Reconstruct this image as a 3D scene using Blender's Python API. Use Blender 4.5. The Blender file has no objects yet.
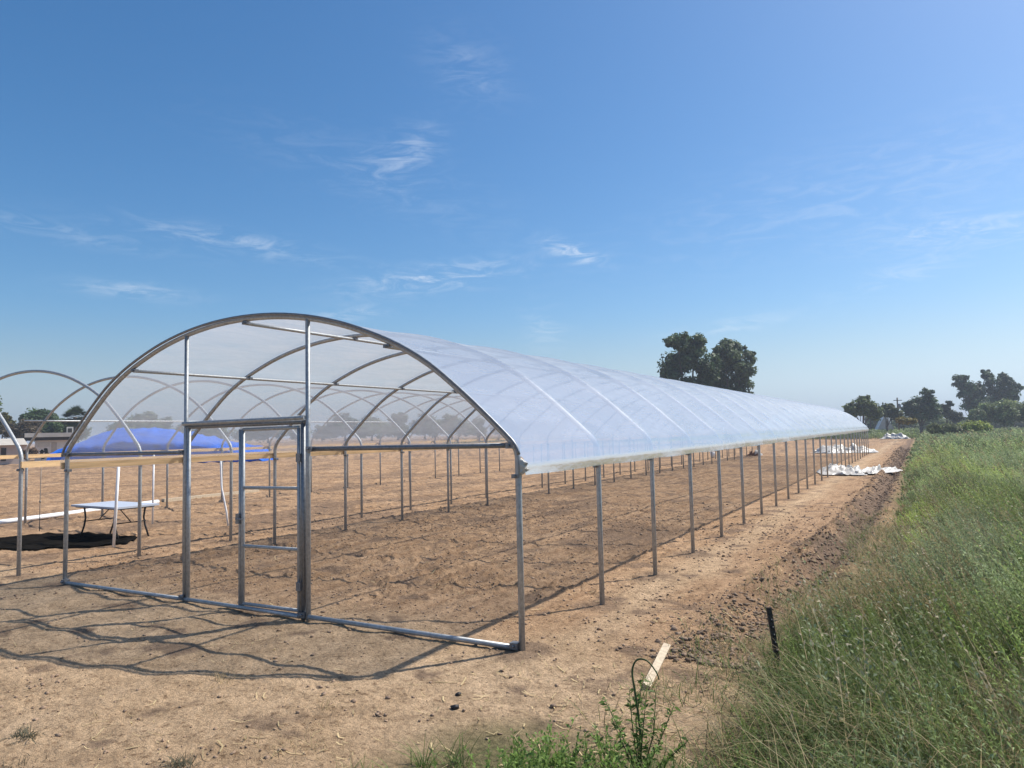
import bpy, math, random
import numpy as np
from mathutils import Vector, Matrix

random.seed(7)
rng = np.random.default_rng(11)
SC = bpy.context.scene
COL = SC.collection
PI = math.pi

# ------------------------------------------------------------------ camera constants (tunnel frame: +Y runs along the tunnel)
CAM = Vector((3.15937, -5.71692, 1.91847))
FW = Vector((-0.488108, 0.870236, 0.066627))
RT = Vector((0.871291, 0.490313, -0.021078))
UP = Vector((0.051010, -0.047763, 0.997555))
FPX = 727.844
BAY = 1.82955
HAZE = .0008
W = 7.02842
NB = 26


def at(px, py, d):
    """a point at distance d along the view axis"""
    return CAM + (FW + RT * ((px - 512) / FPX) + UP * ((384 - py) / FPX)) * d


def gp(px, py, z=0.0):
    r = FW + RT * ((px - 512) / FPX) + UP * ((384 - py) / FPX)
    return CAM + r * ((z - CAM.z) / r.z)


# ------------------------------------------------------------------ noise
def _hash(ix, iy, seed):
    h = (ix.astype(np.int64) * 374761393 + iy.astype(np.int64) * 668265263 + seed * 974711) & 0x7fffffff
    h = ((h ^ (h >> 13)) * 1274126177) & 0x7fffffff
    return ((h ^ (h >> 16)) & 0xffff) / 65535.0


def vnoise(x, y, seed=0):
    x = np.asarray(x, float); y = np.asarray(y, float)
    ix = np.floor(x); iy = np.floor(y)
    fx = x - ix; fy = y - iy
    fx = fx * fx * (3 - 2 * fx); fy = fy * fy * (3 - 2 * fy)
    a = _hash(ix, iy, seed); b = _hash(ix + 1, iy, seed)
    c = _hash(ix, iy + 1, seed); d = _hash(ix + 1, iy + 1, seed)
    return (a * (1 - fx) + b * fx) * (1 - fy) + (c * (1 - fx) + d * fx) * fy


def fbm(x, y, seed=0, octs=4, gain=.5):
    s = 0; a = 1; t = 0
    for o in range(octs):
        s = s + a * vnoise(x * 2 ** o, y * 2 ** o, seed + o * 17); t += a; a *= gain
    return s / t


def smooth(a, b, x):
    t = np.clip((np.asarray(x, float) - a) / (b - a), 0, 1)
    return t * t * (3 - 2 * t)


# ------------------------------------------------------------------ materials
def new_mat(name):
    m = bpy.data.materials.new(name); m.use_nodes = True
    nt = m.node_tree; nt.nodes.clear()
    out = nt.nodes.new('ShaderNodeOutputMaterial')
    return m, nt, out


def N(nt, typ, **kw):
    n = nt.nodes.new(typ)
    for k, v in kw.items():
        if k.startswith('_'):
            setattr(n, k[1:], v)
        else:
            n.inputs[k.replace('__', ' ')].default_value = v
    return n


def simple_mat(name, col, rough=.7, metal=0.0, var=.15, scale=8.0, bump=0.0, bscale=40.0, spec=.4, stretch=None):
    m, nt, out = new_mat(name)
    b = N(nt, 'ShaderNodeBsdfPrincipled', Roughness=rough, Metallic=metal)
    b.inputs['Specular IOR Level'].default_value = spec
    tc = nt.nodes.new('ShaderNodeTexCoord')
    mp = nt.nodes.new('ShaderNodeMapping')
    if stretch: mp.inputs['Scale'].default_value = stretch
    nt.links.new(tc.outputs['Object'], mp.inputs['Vector'])
    no = N(nt, 'ShaderNodeTexNoise', Scale=scale, Detail=5.0, Roughness=.6)
    nt.links.new(mp.outputs['Vector'], no.inputs['Vector'])
    cr = nt.nodes.new('ShaderNodeValToRGB')
    lo = [max(0, c * (1 - var)) for c in col]; hi = [min(1, c * (1 + var)) for c in col]
    cr.color_ramp.elements[0].position = .3; cr.color_ramp.elements[0].color = (*lo, 1)
    cr.color_ramp.elements[1].position = .7; cr.color_ramp.elements[1].color = (*hi, 1)
    nt.links.new(no.outputs['Fac'], cr.inputs['Fac'])
    nt.links.new(cr.outputs['Color'], b.inputs['Base Color'])
    if bump > 0:
        n2 = N(nt, 'ShaderNodeTexNoise', Scale=bscale, Detail=6.0, Roughness=.65)
        nt.links.new(mp.outputs['Vector'], n2.inputs['Vector'])
        bp = N(nt, 'ShaderNodeBump', Strength=bump, Distance=.02)
        nt.links.new(n2.outputs['Fac'], bp.inputs['Height'])
        nt.links.new(bp.outputs['Normal'], b.inputs['Normal'])
    nt.links.new(b.outputs['BSDF'], out.inputs['Surface'])
    return m


def leaf_mat(name, gain=1.0, trans=.3, rough=.55):
    """leaf colour comes from the per-leaf colour attribute 'tint'"""
    m, nt, out = new_mat(name)
    at_ = nt.nodes.new('ShaderNodeAttribute'); at_.attribute_name = 'tint'
    b = N(nt, 'ShaderNodeBsdfPrincipled', Roughness=rough)
    b.inputs['Specular IOR Level'].default_value = .25
    mul = nt.nodes.new('ShaderNodeMix'); mul.data_type = 'RGBA'; mul.blend_type = 'MULTIPLY'
    mul.inputs[0].default_value = 1.0
    mul.inputs[7].default_value = (gain, gain, gain, 1)
    nt.links.new(at_.outputs['Color'], mul.inputs[6])
    nt.links.new(mul.outputs[2], b.inputs['Base Color'])
    tr = nt.nodes.new('ShaderNodeBsdfTranslucent')
    nt.links.new(mul.outputs[2], tr.inputs['Color'])
    mx = nt.nodes.new('ShaderNodeMixShader'); mx.inputs[0].default_value = trans
    nt.links.new(b.outputs['BSDF'], mx.inputs[1]); nt.links.new(tr.outputs['BSDF'], mx.inputs[2])
    nt.links.new(mx.outputs[0], out.inputs['Surface'])
    return m


M = {}
M['galv'] = simple_mat('galvanised_steel', (.40, .415, .42), rough=.52, metal=.5, var=.22, scale=30)
M['galv_dark'] = simple_mat('weathered_steel', (.22, .23, .245), rough=.48, metal=.7, var=.25, scale=30)
M['lumber'] = simple_mat('raw_pine', (.72, .49, .26), rough=.75, var=.28, scale=3.0, bump=.15, stretch=(8, .5, 8))
M['lumber_pale'] = simple_mat('pale_pine', (.54, .44, .31), rough=.75, var=.2, scale=5.0, bump=.1, stretch=(6, 6, 6))
M['pvc'] = simple_mat('white_pvc', (.82, .82, .82), rough=.4, var=.05)
M['rope'] = simple_mat('grey_rope', (.3, .26, .22), rough=.9, var=.2)
M['black'] = simple_mat('black_steel', (.025, .025, .027), rough=.5, metal=.3, var=.3)
M['plastic_top'] = simple_mat('grey_white_plastic', (.46, .50, .57), rough=.45, var=.06, scale=5)
M['tarp_blue'] = simple_mat('blue_tarp', (.014, .155, .72), rough=.42, var=.18, scale=1.2, bump=.25, bscale=6)
M['sheet_white'] = simple_mat('white_plastic_sheet', (.52, .49, .44), rough=.4, var=.10, scale=3, bump=.3, bscale=12)
M['stake'] = simple_mat('rusty_dark_steel', (.07, .056, .046), rough=.75, metal=.25, var=.5, scale=40, bump=.3, bscale=90)
M['stucco'] = simple_mat('white_stucco', (.66, .63, .58), rough=.85, var=.08, scale=2)
M['stucco_pink'] = simple_mat('cream_stucco', (.48, .41, .36), rough=.85, var=.08, scale=2)
M['roof'] = simple_mat('pale_roofing', (.46, .42, .36), rough=.85, var=.12, scale=2)
M['dark'] = simple_mat('dark_opening', (.03, .028, .026), rough=.8, var=.2)
M['door'] = simple_mat('beige_door', (.45, .40, .33), rough=.7, var=.1)
M['bark'] = simple_mat('bark', (.11, .085, .065), rough=.9, var=.35, scale=6, bump=.4, bscale=14)
M['pole'] = simple_mat('weathered_pole', (.10, .085, .07), rough=.9, var=.3)
M['metal_box'] = simple_mat('beige_metal', (.58, .54, .46), rough=.6, var=.1)
M['white_roof'] = simple_mat('white_roofing', (.78, .77, .74), rough=.6, var=.05)
M['grey_tarp'] = simple_mat('grey_white_tarp', (.62, .61, .58), rough=.6, var=.2, scale=1.5, bump=.3, bscale=5)
M['brown'] = simple_mat('brown_sacking', (.16, .07, .04), rough=.9, var=.3)
M['leaf'] = leaf_mat('leaves', trans=.38)
M['weed'] = leaf_mat('weed_leaves', trans=.46)
M['straw'] = leaf_mat('straw', trans=.2, rough=.8)
M['clod'] = simple_mat('dark_soil_clods', (.235, .165, .115), rough=.95, var=.4, scale=5, bump=.6, bscale=40)

# the soil: zones of damp and straw-coloured earth come from float attributes of the ground mesh
def soil_mat():
    m, nt, out = new_mat('bare_soil')
    b = N(nt, 'ShaderNodeBsdfPrincipled', Roughness=.95)
    b.inputs['Specular IOR Level'].default_value = .12
    tc = nt.nodes.new('ShaderNodeTexCoord')
    L = nt.links.new
    def noise(scale, detail=6.0, rough=.6):
        n = N(nt, 'ShaderNodeTexNoise', Scale=scale, Detail=detail, Roughness=rough)
        L(tc.outputs['Object'], n.inputs['Vector']); return n
    def ramp(src, p0, c0, p1, c1):
        r = nt.nodes.new('ShaderNodeValToRGB')
        r.color_ramp.elements[0].position = p0; r.color_ramp.elements[0].color = (*c0, 1)
        r.color_ramp.elements[1].position = p1; r.color_ramp.elements[1].color = (*c1, 1)
        L(src, r.inputs['Fac']); return r
    def mix(fac, a, bb, mode='MIX'):
        x = nt.nodes.new('ShaderNodeMix'); x.data_type = 'RGBA'; x.blend_type = mode
        if isinstance(fac, float): x.inputs[0].default_value = fac
        else: L(fac, x.inputs[0])
        L(a, x.inputs[6]); L(bb, x.inputs[7]); return x
    big = ramp(noise(.55, 5).outputs['Fac'], .32, (.50, .35, .215), .68, (.61, .445, .29))
    mid = ramp(noise(4.5, 7, .68).outputs['Fac'], .30, (.62, .60, .58), .62, (1.08, 1.06, 1.04))
    fine = ramp(noise(38, 4, .7).outputs['Fac'], .30, (.66, .64, .62), .6, (1.1, 1.1, 1.08))
    c = mix(1.0, big.outputs['Color'], mid.outputs['Color'], 'MULTIPLY')
    c = mix(.8, c.outputs[2], fine.outputs['Color'], 'MULTIPLY')
    mp = N(nt, 'ShaderNodeMapping'); mp.inputs['Scale'].default_value = (5.5, .5, 1)
    L(tc.outputs['Object'], mp.inputs['Vector'])
    ns = N(nt, 'ShaderNodeTexNoise', Scale=1.0, Detail=7.0, Roughness=.66); L(mp.outputs[0], ns.inputs['Vector'])
    stk = ramp(ns.outputs['Fac'], .32, (.70, .66, .63), .56, (1, 1, 1))
    ta = nt.nodes.new('ShaderNodeAttribute'); ta.attribute_name = 'tilled'
    til = mix(1.0, c.outputs[2], stk.outputs['Color'], 'MULTIPLY')
    tint_ = nt.nodes.new('ShaderNodeRGB'); tint_.outputs[0].default_value = (.90, .835, .80, 1)
    til = mix(1.0, til.outputs[2], tint_.outputs[0], 'MULTIPLY')
    c = mix(ta.outputs['Fac'], c.outputs[2], til.outputs[2])
    spk = ramp(noise(16, 8, .72).outputs['Fac'], .36, (.40, .36, .33), .47, (1, 1, 1))
    c = mix(.85, c.outputs[2], spk.outputs['Color'], 'MULTIPLY')
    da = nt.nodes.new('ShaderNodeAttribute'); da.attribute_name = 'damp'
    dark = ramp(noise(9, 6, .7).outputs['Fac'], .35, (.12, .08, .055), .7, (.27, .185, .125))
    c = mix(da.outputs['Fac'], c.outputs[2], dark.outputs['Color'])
    gr = nt.nodes.new('ShaderNodeAttribute'); gr.attribute_name = 'litter'
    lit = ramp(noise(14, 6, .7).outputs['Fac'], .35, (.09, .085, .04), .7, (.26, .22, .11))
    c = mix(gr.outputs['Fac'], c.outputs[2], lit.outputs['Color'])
    L(c.outputs[2], b.inputs['Base Color'])
    # fine crumbs
    n1 = noise(26, 8, .7); n2 = noise(120, 4, .7)
    ad = N(nt, 'ShaderNodeMath', _operation='MULTIPLY_ADD'); ad.inputs[1].default_value = .35
    L(n2.outputs['Fac'], ad.inputs[0]); L(n1.outputs['Fac'], ad.inputs[2])
    bp = N(nt, 'ShaderNodeBump', Strength=.95, Distance=.04)
    L(ad.outputs[0], bp.inputs['Height']); L(bp.outputs['Normal'], b.inputs['Normal'])
    L(b.outputs['BSDF'], out.inputs['Surface'])
    return m
M['soil'] = soil_mat()

# the film: thin clear polythene, some of the light scattered, grazing light mirrored
def film_mat():
    m, nt, out = new_mat('clear_polythene_film')
    L = nt.links.new
    tc = nt.nodes.new('ShaderNodeTexCoord')
    mp = N(nt, 'ShaderNodeMapping'); mp.inputs['Scale'].default_value = (1, .45, 1)
    L(tc.outputs['Object'], mp.inputs['Vector'])
    n1 = N(nt, 'ShaderNodeTexNoise', Scale=1.6, Detail=5.0, Roughness=.55)
    L(mp.outputs['Vector'], n1.inputs['Vector'])
    bp = N(nt, 'ShaderNodeBump', Strength=.28, Distance=.07)
    L(n1.outputs['Fac'], bp.inputs['Height'])
    tr = N(nt, 'ShaderNodeBsdfTransparent'); tr.inputs['Color'].default_value = (.955, .97, .985, 1)
    df = N(nt, 'ShaderNodeBsdfDiffuse'); df.inputs['Color'].default_value = (.93, .95, .95, 1)
    tl = N(nt, 'ShaderNodeBsdfTranslucent'); tl.inputs['Color'].default_value = (.86, .89, .93, 1)
    sc = N(nt, 'ShaderNodeMixShader'); sc.inputs[0].default_value = .45
    L(df.outputs[0], sc.inputs[1]); L(tl.outputs[0], sc.inputs[2])
    lw = N(nt, 'ShaderNodeLayerWeight', Blend=.5)
    mr = N(nt, 'ShaderNodeMapRange'); mr.inputs['From Min'].default_value = 0; mr.inputs['From Max'].default_value = 1
    mr.inputs['To Min'].default_value = FILM_LO; mr.inputs['To Max'].default_value = FILM_HI
    pw = N(nt, 'ShaderNodeMath', _operation='POWER'); pw.inputs[1].default_value = 1.05
    L(lw.outputs['Facing'], pw.inputs[0]); L(pw.outputs[0], mr.inputs['Value'])
    mp2 = N(nt, 'ShaderNodeMapping'); mp2.inputs['Scale'].default_value = (1.1, .30, 1.1); mp2.inputs['Rotation'].default_value = (.5, 0, .25)
    L(tc.outputs['Object'], mp2.inputs['Vector'])
    n2 = N(nt, 'ShaderNodeTexNoise', Scale=3.2, Detail=7.0, Roughness=.62, Distortion=.5)
    L(mp2.outputs['Vector'], n2.inputs['Vector'])
    dust = N(nt, 'ShaderNodeMapRange'); dust.inputs['From Min'].default_value = .3; dust.inputs['From Max'].default_value = .7; dust.inputs['To Min'].default_value = .80; dust.inputs['To Max'].default_value = 1.2
    L(n2.outputs['Fac'], dust.inputs['Value'])
    mu = N(nt, 'ShaderNodeMath', _operation='MULTIPLY'); mu.use_clamp = True
    L(mr.outputs[0], mu.inputs[0]); L(dust.outputs[0], mu.inputs[1])
    mx = N(nt, 'ShaderNodeMixShader')
    L(mu.outputs[0], mx.inputs[0]); L(tr.outputs[0], mx.inputs[1]); L(sc.outputs[0], mx.inputs[2])
    gl = N(nt, 'ShaderNodeBsdfGlossy', Roughness=.21)
    L(bp.outputs['Normal'], gl.inputs['Normal'])
    fr = N(nt, 'ShaderNodeFresnel', IOR=1.42)
    fm = N(nt, 'ShaderNodeMath', _operation='MULTIPLY'); fm.inputs[1].default_value = .6
    L(fr.outputs[0], fm.inputs[0])
    m2 = N(nt, 'ShaderNodeMixShader')
    L(fm.outputs[0], m2.inputs[0]); L(mx.outputs[0], m2.inputs[1]); L(gl.outputs[0], m2.inputs[2])
    L(m2.outputs[0], out.inputs['Surface'])
    return m
FILM_LO, FILM_HI = .24, .68
M['film'] = film_mat()

# ------------------------------------------------------------------ object helpers
def tag(o, label=None, cat=None, group=None, kind=None):
    if label: o['label'] = label
    if cat: o['category'] = cat
    if group: o['group'] = group
    if kind: o['kind'] = kind
    return o


def thing(name, label, cat, loc=(0, 0, 0), rz=0.0, group=None):
    o = bpy.data.objects.new(name, None); COL.objects.link(o)
    o.location = loc; o.rotation_euler = (0, 0, rz); o.empty_display_size = .1
    return tag(o, label, cat, group)


class MB:
    def __init__(s): s.v = []; s.f = []; s.sm = []
    def add(s, V, F, smooth_=False):
        o = len(s.v); s.v += [tuple(p) for p in V]
        s.f += [tuple(i + o for i in f) for f in F]; s.sm += [smooth_] * len(F)
    def box(s, c, size, rot=None, taper=1.0):
        hx, hy, hz = size[0] / 2, size[1] / 2, size[2] / 2
        P = [Vector((x * hx * (taper if z > 0 else 1), y * hy * (taper if z > 0 else 1), z * hz)) for z in (-1, 1) for y in (-1, 1) for x in (-1, 1)]
        if rot: P = [rot @ p for p in P]
        c = Vector(c); P = [p + c for p in P]
        s.add(P, [(0, 2, 3, 1), (4, 5, 7, 6), (0, 1, 5, 4), (2, 6, 7, 3), (0, 4, 6, 2), (1, 3, 7, 5)])
    def tube(s, pts, r, n=10, caps=True, squash=None):
        pts = [Vector(p) for p in pts]; m = len(pts)
        rs = r if isinstance(r, (list, tuple)) else [r] * m
        up = None; V = []
        for i, p in enumerate(pts):
            t = (pts[min(i + 1, m - 1)] - pts[max(i - 1, 0)]).normalized()
            if up is None:
                a = Vector((0, 1, 0)) if abs(t.y) < .9 else Vector((0, 0, 1))
                up = (a - t * a.dot(t)).normalized()
            else:
                up = (up - t * up.dot(t)).normalized()
            q = t.cross(up)
            for k in range(n):
                a = 2 * PI * k / n
                V.append(p + (up * math.cos(a) + q * math.sin(a)) * rs[i])
        F = [(i * n + k, i * n + (k + 1) % n, (i + 1) * n + (k + 1) % n, (i + 1) * n + k) for i in range(m - 1) for k in range(n)]
        s.add(V, F, True)
        if caps:
            o = len(s.v) - len(V)
            s.f += [tuple(o + k for k in reversed(range(n))), tuple(o + (m - 1) * n + k for k in range(n))]; s.sm += [False, False]
    def build(s, name, mat, parent=None, loc=None):
        me = bpy.data.meshes.new(name); me.from_pydata(s.v, [], s.f); me.materials.append(mat)
        me.polygons.foreach_set('use_smooth', s.sm); me.update()
        o = bpy.data.objects.new(name, me); COL.objects.link(o)
        if parent: o.parent = parent
        if loc is not None: o.location = loc
        return o


def np_mesh(name, V, F, mat, col=None, parent=None, loc=None, smooth_=False, attrs=None):
    V = np.ascontiguousarray(V, dtype=np.float32); F = np.ascontiguousarray(F, dtype=np.int32)
    me = bpy.data.meshes.new(name); n, k = F.shape
    me.vertices.add(len(V)); me.vertices.foreach_set('co', V.ravel())
    me.loops.add(n * k); me.loops.foreach_set('vertex_index', F.ravel())
    me.polygons.add(n); me.polygons.foreach_set('loop_start', np.arange(0, n * k, k, dtype=np.int32))
    if smooth_: me.polygons.foreach_set('use_smooth', np.ones(n, dtype=bool))
    if col is not None:
        a = me.color_attributes.new('tint', 'FLOAT_COLOR', 'POINT')
        c4 = np.ones((len(V), 4), np.float32); c4[:, :3] = col
        a.data.foreach_set('color', c4.ravel())
    for nm, val in (attrs or {}).items():
        a = me.attributes.new(nm, 'FLOAT', 'POINT'); a.data.foreach_set('value', np.ascontiguousarray(val, dtype=np.float32))
    me.materials.append(mat); me.update(calc_edges=True); me.validate()
    o = bpy.data.objects.new(name, me); COL.objects.link(o)
    if parent: o.parent = parent
    if loc is not None: o.location = loc
    return o


def dup(root, loc, rz=None, label=None, group=None, scale=None):
    r = root.copy(); COL.objects.link(r); r.location = loc
    if rz is not None: r.rotation_euler = (0, 0, rz)
    if scale is not None: r.scale = scale
    if label: r['label'] = label
    if group: r['group'] = group
    for ch in list(root.children):
        c = ch.copy(); COL.objects.link(c); c.parent = r
        for g in list(ch.children):
            d = g.copy(); COL.objects.link(d); d.parent = c
    return r


# ------------------------------------------------------------------ ground height
def weed_edge(Y):
    Y = np.asarray(Y, float)
    e = np.interp(Y, [-3, -1.6, -.8, 1.4, 5, 9, 13, 23, 46, 100, 400], [1.65, 1.9, 1.95, 2.12, 2.2, 2.4, 2.55, 2.3, 2.3, 2.3, 2.3])
    return e - .14 * smooth(-1, .5, Y) * smooth(6, 3, Y) + .45 * (fbm(Y * .9, Y * 0 + 3.3, 5, 4, .6) - .5)


def berm_mid(Y):
    return np.interp(np.asarray(Y, float), [-3, -.5, .7, 2.8, 4.1, 6.6, 10, 17, 29, 65, 140], [1.62, 1.56, 1.5, 1.55, 1.75, 1.86, 1.98, 2.0, 1.98, 1.85, 1.8])


def gheight(X, Y):
    z = .05 * (fbm(X * .35, Y * .35, 1, 2) - .5)
    near = np.clip(1.4 - np.hypot(X - CAM.x, Y - CAM.y) / 60, .25, 1)
    z = z + near * (.004 + .016 * smooth(-.2, 1.2, Y)) * (fbm(X * 2.2, Y * 2.2, 2, 4) - .5)
    rough = .35 + .65 * smooth(.35, .7, fbm(X * .8, Y * .8, 9, 3))
    inside = smooth(.25, -.4, X)
    rough = rough * (.75 + 1.15 * inside * smooth(.2, 2.5, Y))
    z = z + near * (.006 + .020 * smooth(-.2, 1.2, Y)) * rough * (fbm(X * 8, Y * 8, 3, 3, .6) - .5) + near * .013 * (fbm(X * 27, Y * 27, 6, 2, .6) - .5)
    # crumbs that stand up out of the surface
    c = fbm(X * 11, Y * 11, 23, 2)
    z = z + near * (.010 + .014 * smooth(-.2, 1.2, Y)) * rough * smooth(.62, .85, c)
    # tilled rows along Y in the fields and faintly under the tunnels
    rows = np.sin((X + .15 * fbm(X * .2, Y * .2, 4, 2)) * 2 * PI / .76)
    z = z + np.sin((X + .2 * fbm(X * .3, Y * .25, 14, 2)) * 2 * PI / .31) * .011 * smooth(-.4, -1.0, X) * smooth(.3, 2, Y) * (.4 + fbm(X * 2, Y * 1.2, 15, 2))
    z = z + rows * (.012 * smooth(-.6, -1.6, X) + .035 * smooth(-15.5, -17, X))
    # berm: low ridge of thrown-up soil, trench on its weed side
    b = berm_mid(Y)
    on = (.45 * smooth(.2, 1.6, Y) + .55 * smooth(1.6, 4.5, Y)) * smooth(130, 100, Y)
    lump = .1 + 1.9 * fbm(X * 6.5, Y * 4.5, 31, 5, .75) ** 1.2
    z = z + on * lump * (.14 * np.exp(-((X - b + .28) / .17) ** 2) - .09 * np.exp(-((X - b - .08) / .14) ** 2) + .08 * np.exp(-((X - b - .42) / .18) ** 2))
    # posts stand in little scuffed mounds
    pd = post_dist(X, Y); z = z + (.016 * np.exp(-(pd / .13) ** 2) + .025 * np.exp(-((pd - .22) / .08) ** 2) * fbm(X * 6, Y * 6, 58, 3)) * (.4 + fbm(X * 9, Y * 9, 59, 3))
    return z


def post_dist(X, Y):
    k = np.clip(np.round(Y / BAY), 0, NB)
    dy = Y - k * BAY
    d = 9.0
    for x in (0.0, -W, -11.70 + 3.514, -11.70 - 3.514): d = np.minimum(d, np.hypot(X - x, dy))
    return d


def gtilled(X, Y):
    n = .8 * (fbm(X * 1.3, Y * .7, 57, 4) - .5)
    t = smooth(.35, -.25, X + n) * smooth(-.2, .9, Y + n)
    return np.maximum(t, 1.0 * smooth(.3, .9, X + n) * smooth(-.6, 1.5, Y + n))


def gdamp(X, Y):
    b = berm_mid(Y)
    on = (.35 * smooth(-.2, 1.5, Y) + .65 * smooth(2.5, 7, Y)) * smooth(130, 90, Y)
    n = fbm(X * 4, Y * 2.2, 41, 4)
    d = on * smooth(.44, .12, np.abs(X - b - .02) + .55 * (n - .5))
    d = np.maximum(d, .55 * smooth(.3, 3, Y) * smooth(.62, .75, fbm(X * 2.4, Y * 2.4, 47, 4)) * smooth(-.9, -1.3, X))
    n2 = fbm(X * .9, Y * .5, 43, 4)
    d = np.maximum(d, .65 * smooth(.52, .72, n2) * smooth(-.5, -1.2, X) * smooth(-.2, .4, Y))
    n3 = fbm(X * 2.3, Y * 2.3, 44, 4)
    d = np.maximum(d, .8 * smooth(.63, .76, n3))
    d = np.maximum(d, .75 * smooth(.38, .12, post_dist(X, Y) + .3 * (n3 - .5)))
    return np.clip(d, 0, 1)


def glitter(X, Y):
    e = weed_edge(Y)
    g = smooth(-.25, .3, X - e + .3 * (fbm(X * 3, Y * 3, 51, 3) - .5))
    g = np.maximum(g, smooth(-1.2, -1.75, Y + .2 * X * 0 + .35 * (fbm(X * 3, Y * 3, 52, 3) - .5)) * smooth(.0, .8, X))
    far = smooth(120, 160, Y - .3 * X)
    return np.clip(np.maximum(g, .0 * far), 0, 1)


def build_ground():
    view = math.atan2(FW.y, FW.x)
    a = np.concatenate([np.arange(-42, 42.01, .11), np.arange(45, 317, 3.0)]) * PI / 180 + view
    r = [.02, .5, 1.0, 1.6, 2.2, 2.7]
    x = 3.1
    while x < 60: r.append(x); x *= 1.0062
    while x < 2500: r.append(x); x *= 1.06
    r = np.array(r)
    A, R = np.meshgrid(a, r)
    X = CAM.x + np.cos(A) * R; Y = CAM.y + np.sin(A) * R
    Z = gheight(X, Y) * smooth(400, 150, R)
    n, m = A.shape
    i = np.arange(n - 1)[:, None]; j = np.arange(m)[None, :]
    j2 = (j + 1) % m
    F = np.stack([i * m + j, (i + 1) * m + j, (i + 1) * m + j2, i * m + j2], -1).reshape(-1, 4)
    F = F[:, ::-1]
    o = np_mesh('ground', np.stack([X.ravel(), Y.ravel(), Z.ravel()], 1), F, M['soil'], smooth_=True,
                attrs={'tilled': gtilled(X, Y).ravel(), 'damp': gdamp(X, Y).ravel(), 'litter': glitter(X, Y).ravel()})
    tag(o, kind='structure')
build_ground()


def gz(x, y):
    return float(gheight(np.array([x], float), np.array([y], float))[0])


# ------------------------------------------------------------------ high tunnels
HALF = [(3.514, 0), (3.514, 1.2), (3.514, 1.62), (3.508, 1.72), (3.47, 1.81), (3.38, 1.905), (3.13, 2.13), (2.9, 2.325), (2.56, 2.585),
        (2.2, 2.79), (1.82, 2.95), (1.42, 3.085), (.97, 3.19), (.5, 3.255), (0, 3.277)]


def smooth_curve(P, sub=3):
    P = [Vector(p) for p in P]; out = []
    for i in range(len(P) - 1):
        p0 = P[max(i - 1, 0)]; p1 = P[i]; p2 = P[i + 1]; p3 = P[min(i + 2, len(P) - 1)]
        for k in range(sub):
            t = k / sub
            out.append(.5 * ((2 * p1) + (p2 - p0) * t + (2 * p0 - 5 * p1 + 4 * p2 - p3) * t * t + (3 * p1 - p0 - 3 * p2 + p3) * t ** 3))
    out.append(P[-1]); return out


PROF2 = [(u, z) for u, z in HALF] + [(-u, z) for u, z in reversed(HALF[:-1])]
PROF = [(p.x, p.z) for p in smooth_curve([Vector((u, 0, z)) for u, z in PROF2[1:-1]], 3)]


def arch_z(u):
    return float(np.interp(abs(u), [h[0] for h in reversed(HALF[3:])], [h[1] for h in reversed(HALF[3:])]))


def hoop_mesh():
    b = MB()
    b.tube([(3.514, 0, -.12)] + [(u, 0, z) for u, z in PROF] + [(-3.514, 0, -.12)], .028, 10)
    return b


def clamp_mesh(sx=1):
    b = MB()
    b.box((0, 0, 0), (.075, .06, .035)); b.tube([(0, -.05, 0), (0, .05, 0)], .012, 6)
    return b


def make_tunnel(name, label, xc, nb, purlins, boards, y0=0.0):
    t = thing(name, label, 'greenhouse', (xc, y0, 0))
    proto = None
    for k in range(nb + 1):
        if proto is None:
            proto = hoop_mesh().build('hoop', M['galv'], t)
            c1 = clamp_mesh().build('clamp', M['galv_dark'], proto, (-3.514 + .02, 0, 1.53))
            c2 = clamp_mesh().build('clamp', M['galv_dark'], proto, (3.514 - .02, 0, 1.53))
            hs = [c1, c2]
            for (u, dz, k0, k1) in purlins:
                if k0 <= 0: hs.append(clamp_mesh().build('clamp', M['galv_dark'], proto, (u, 0, arch_z(u) - .045 + dz)))
        else:
            h = proto.copy(); COL.objects.link(h); h.parent = t; h.location = (0, k * BAY, 0)
            lean = .012 * (vnoise(k * 3.7, 1.5, 8) - .5)
            h.rotation_euler = (lean, 0, .01 * (vnoise(k * 2.9, 4.5, 3) - .5))
            if k < 14:
                for c in hs:
                    d = c.copy(); COL.objects.link(d); d.parent = h
    for (u, dz, k0, k1) in purlins:
        b = MB(); z = arch_z(u) - .05 + dz
        n = max(2, int((k1 - k0) * 2))
        b.tube([(u, (k0 + (k1 - k0) * i / n) * BAY + (-.02 if i == 0 else 0), z) for i in range(n + 1)], .02, 8)
        b.build('purlin', M['galv'], t)
    for side, ya, yb in boards:
        b = MB(); yy = ya
        while yy < yb:
            y1 = min(yy + 4.87, yb)
            b.box((side * (3.514 + .051), (yy + y1) / 2, 1.60 + random.uniform(-.006, .006)), (.038, y1 - yy - .004, .088))
            yy = y1
        b.build('hip_board', M['lumber'], t)
    return t


P3 = [(-2.05, 0, 0, NB), (0, 0, 0, NB), (2.05, 0, 0, NB)]
XC = -W / 2
tun = make_tunnel('high_tunnel', 'long arched greenhouse of galvanised hoops covered with clear plastic film, open sided', XC, NB, P3,
                  [(1, -.02, NB * BAY), (-1, -.05, NB * BAY)])

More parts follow.
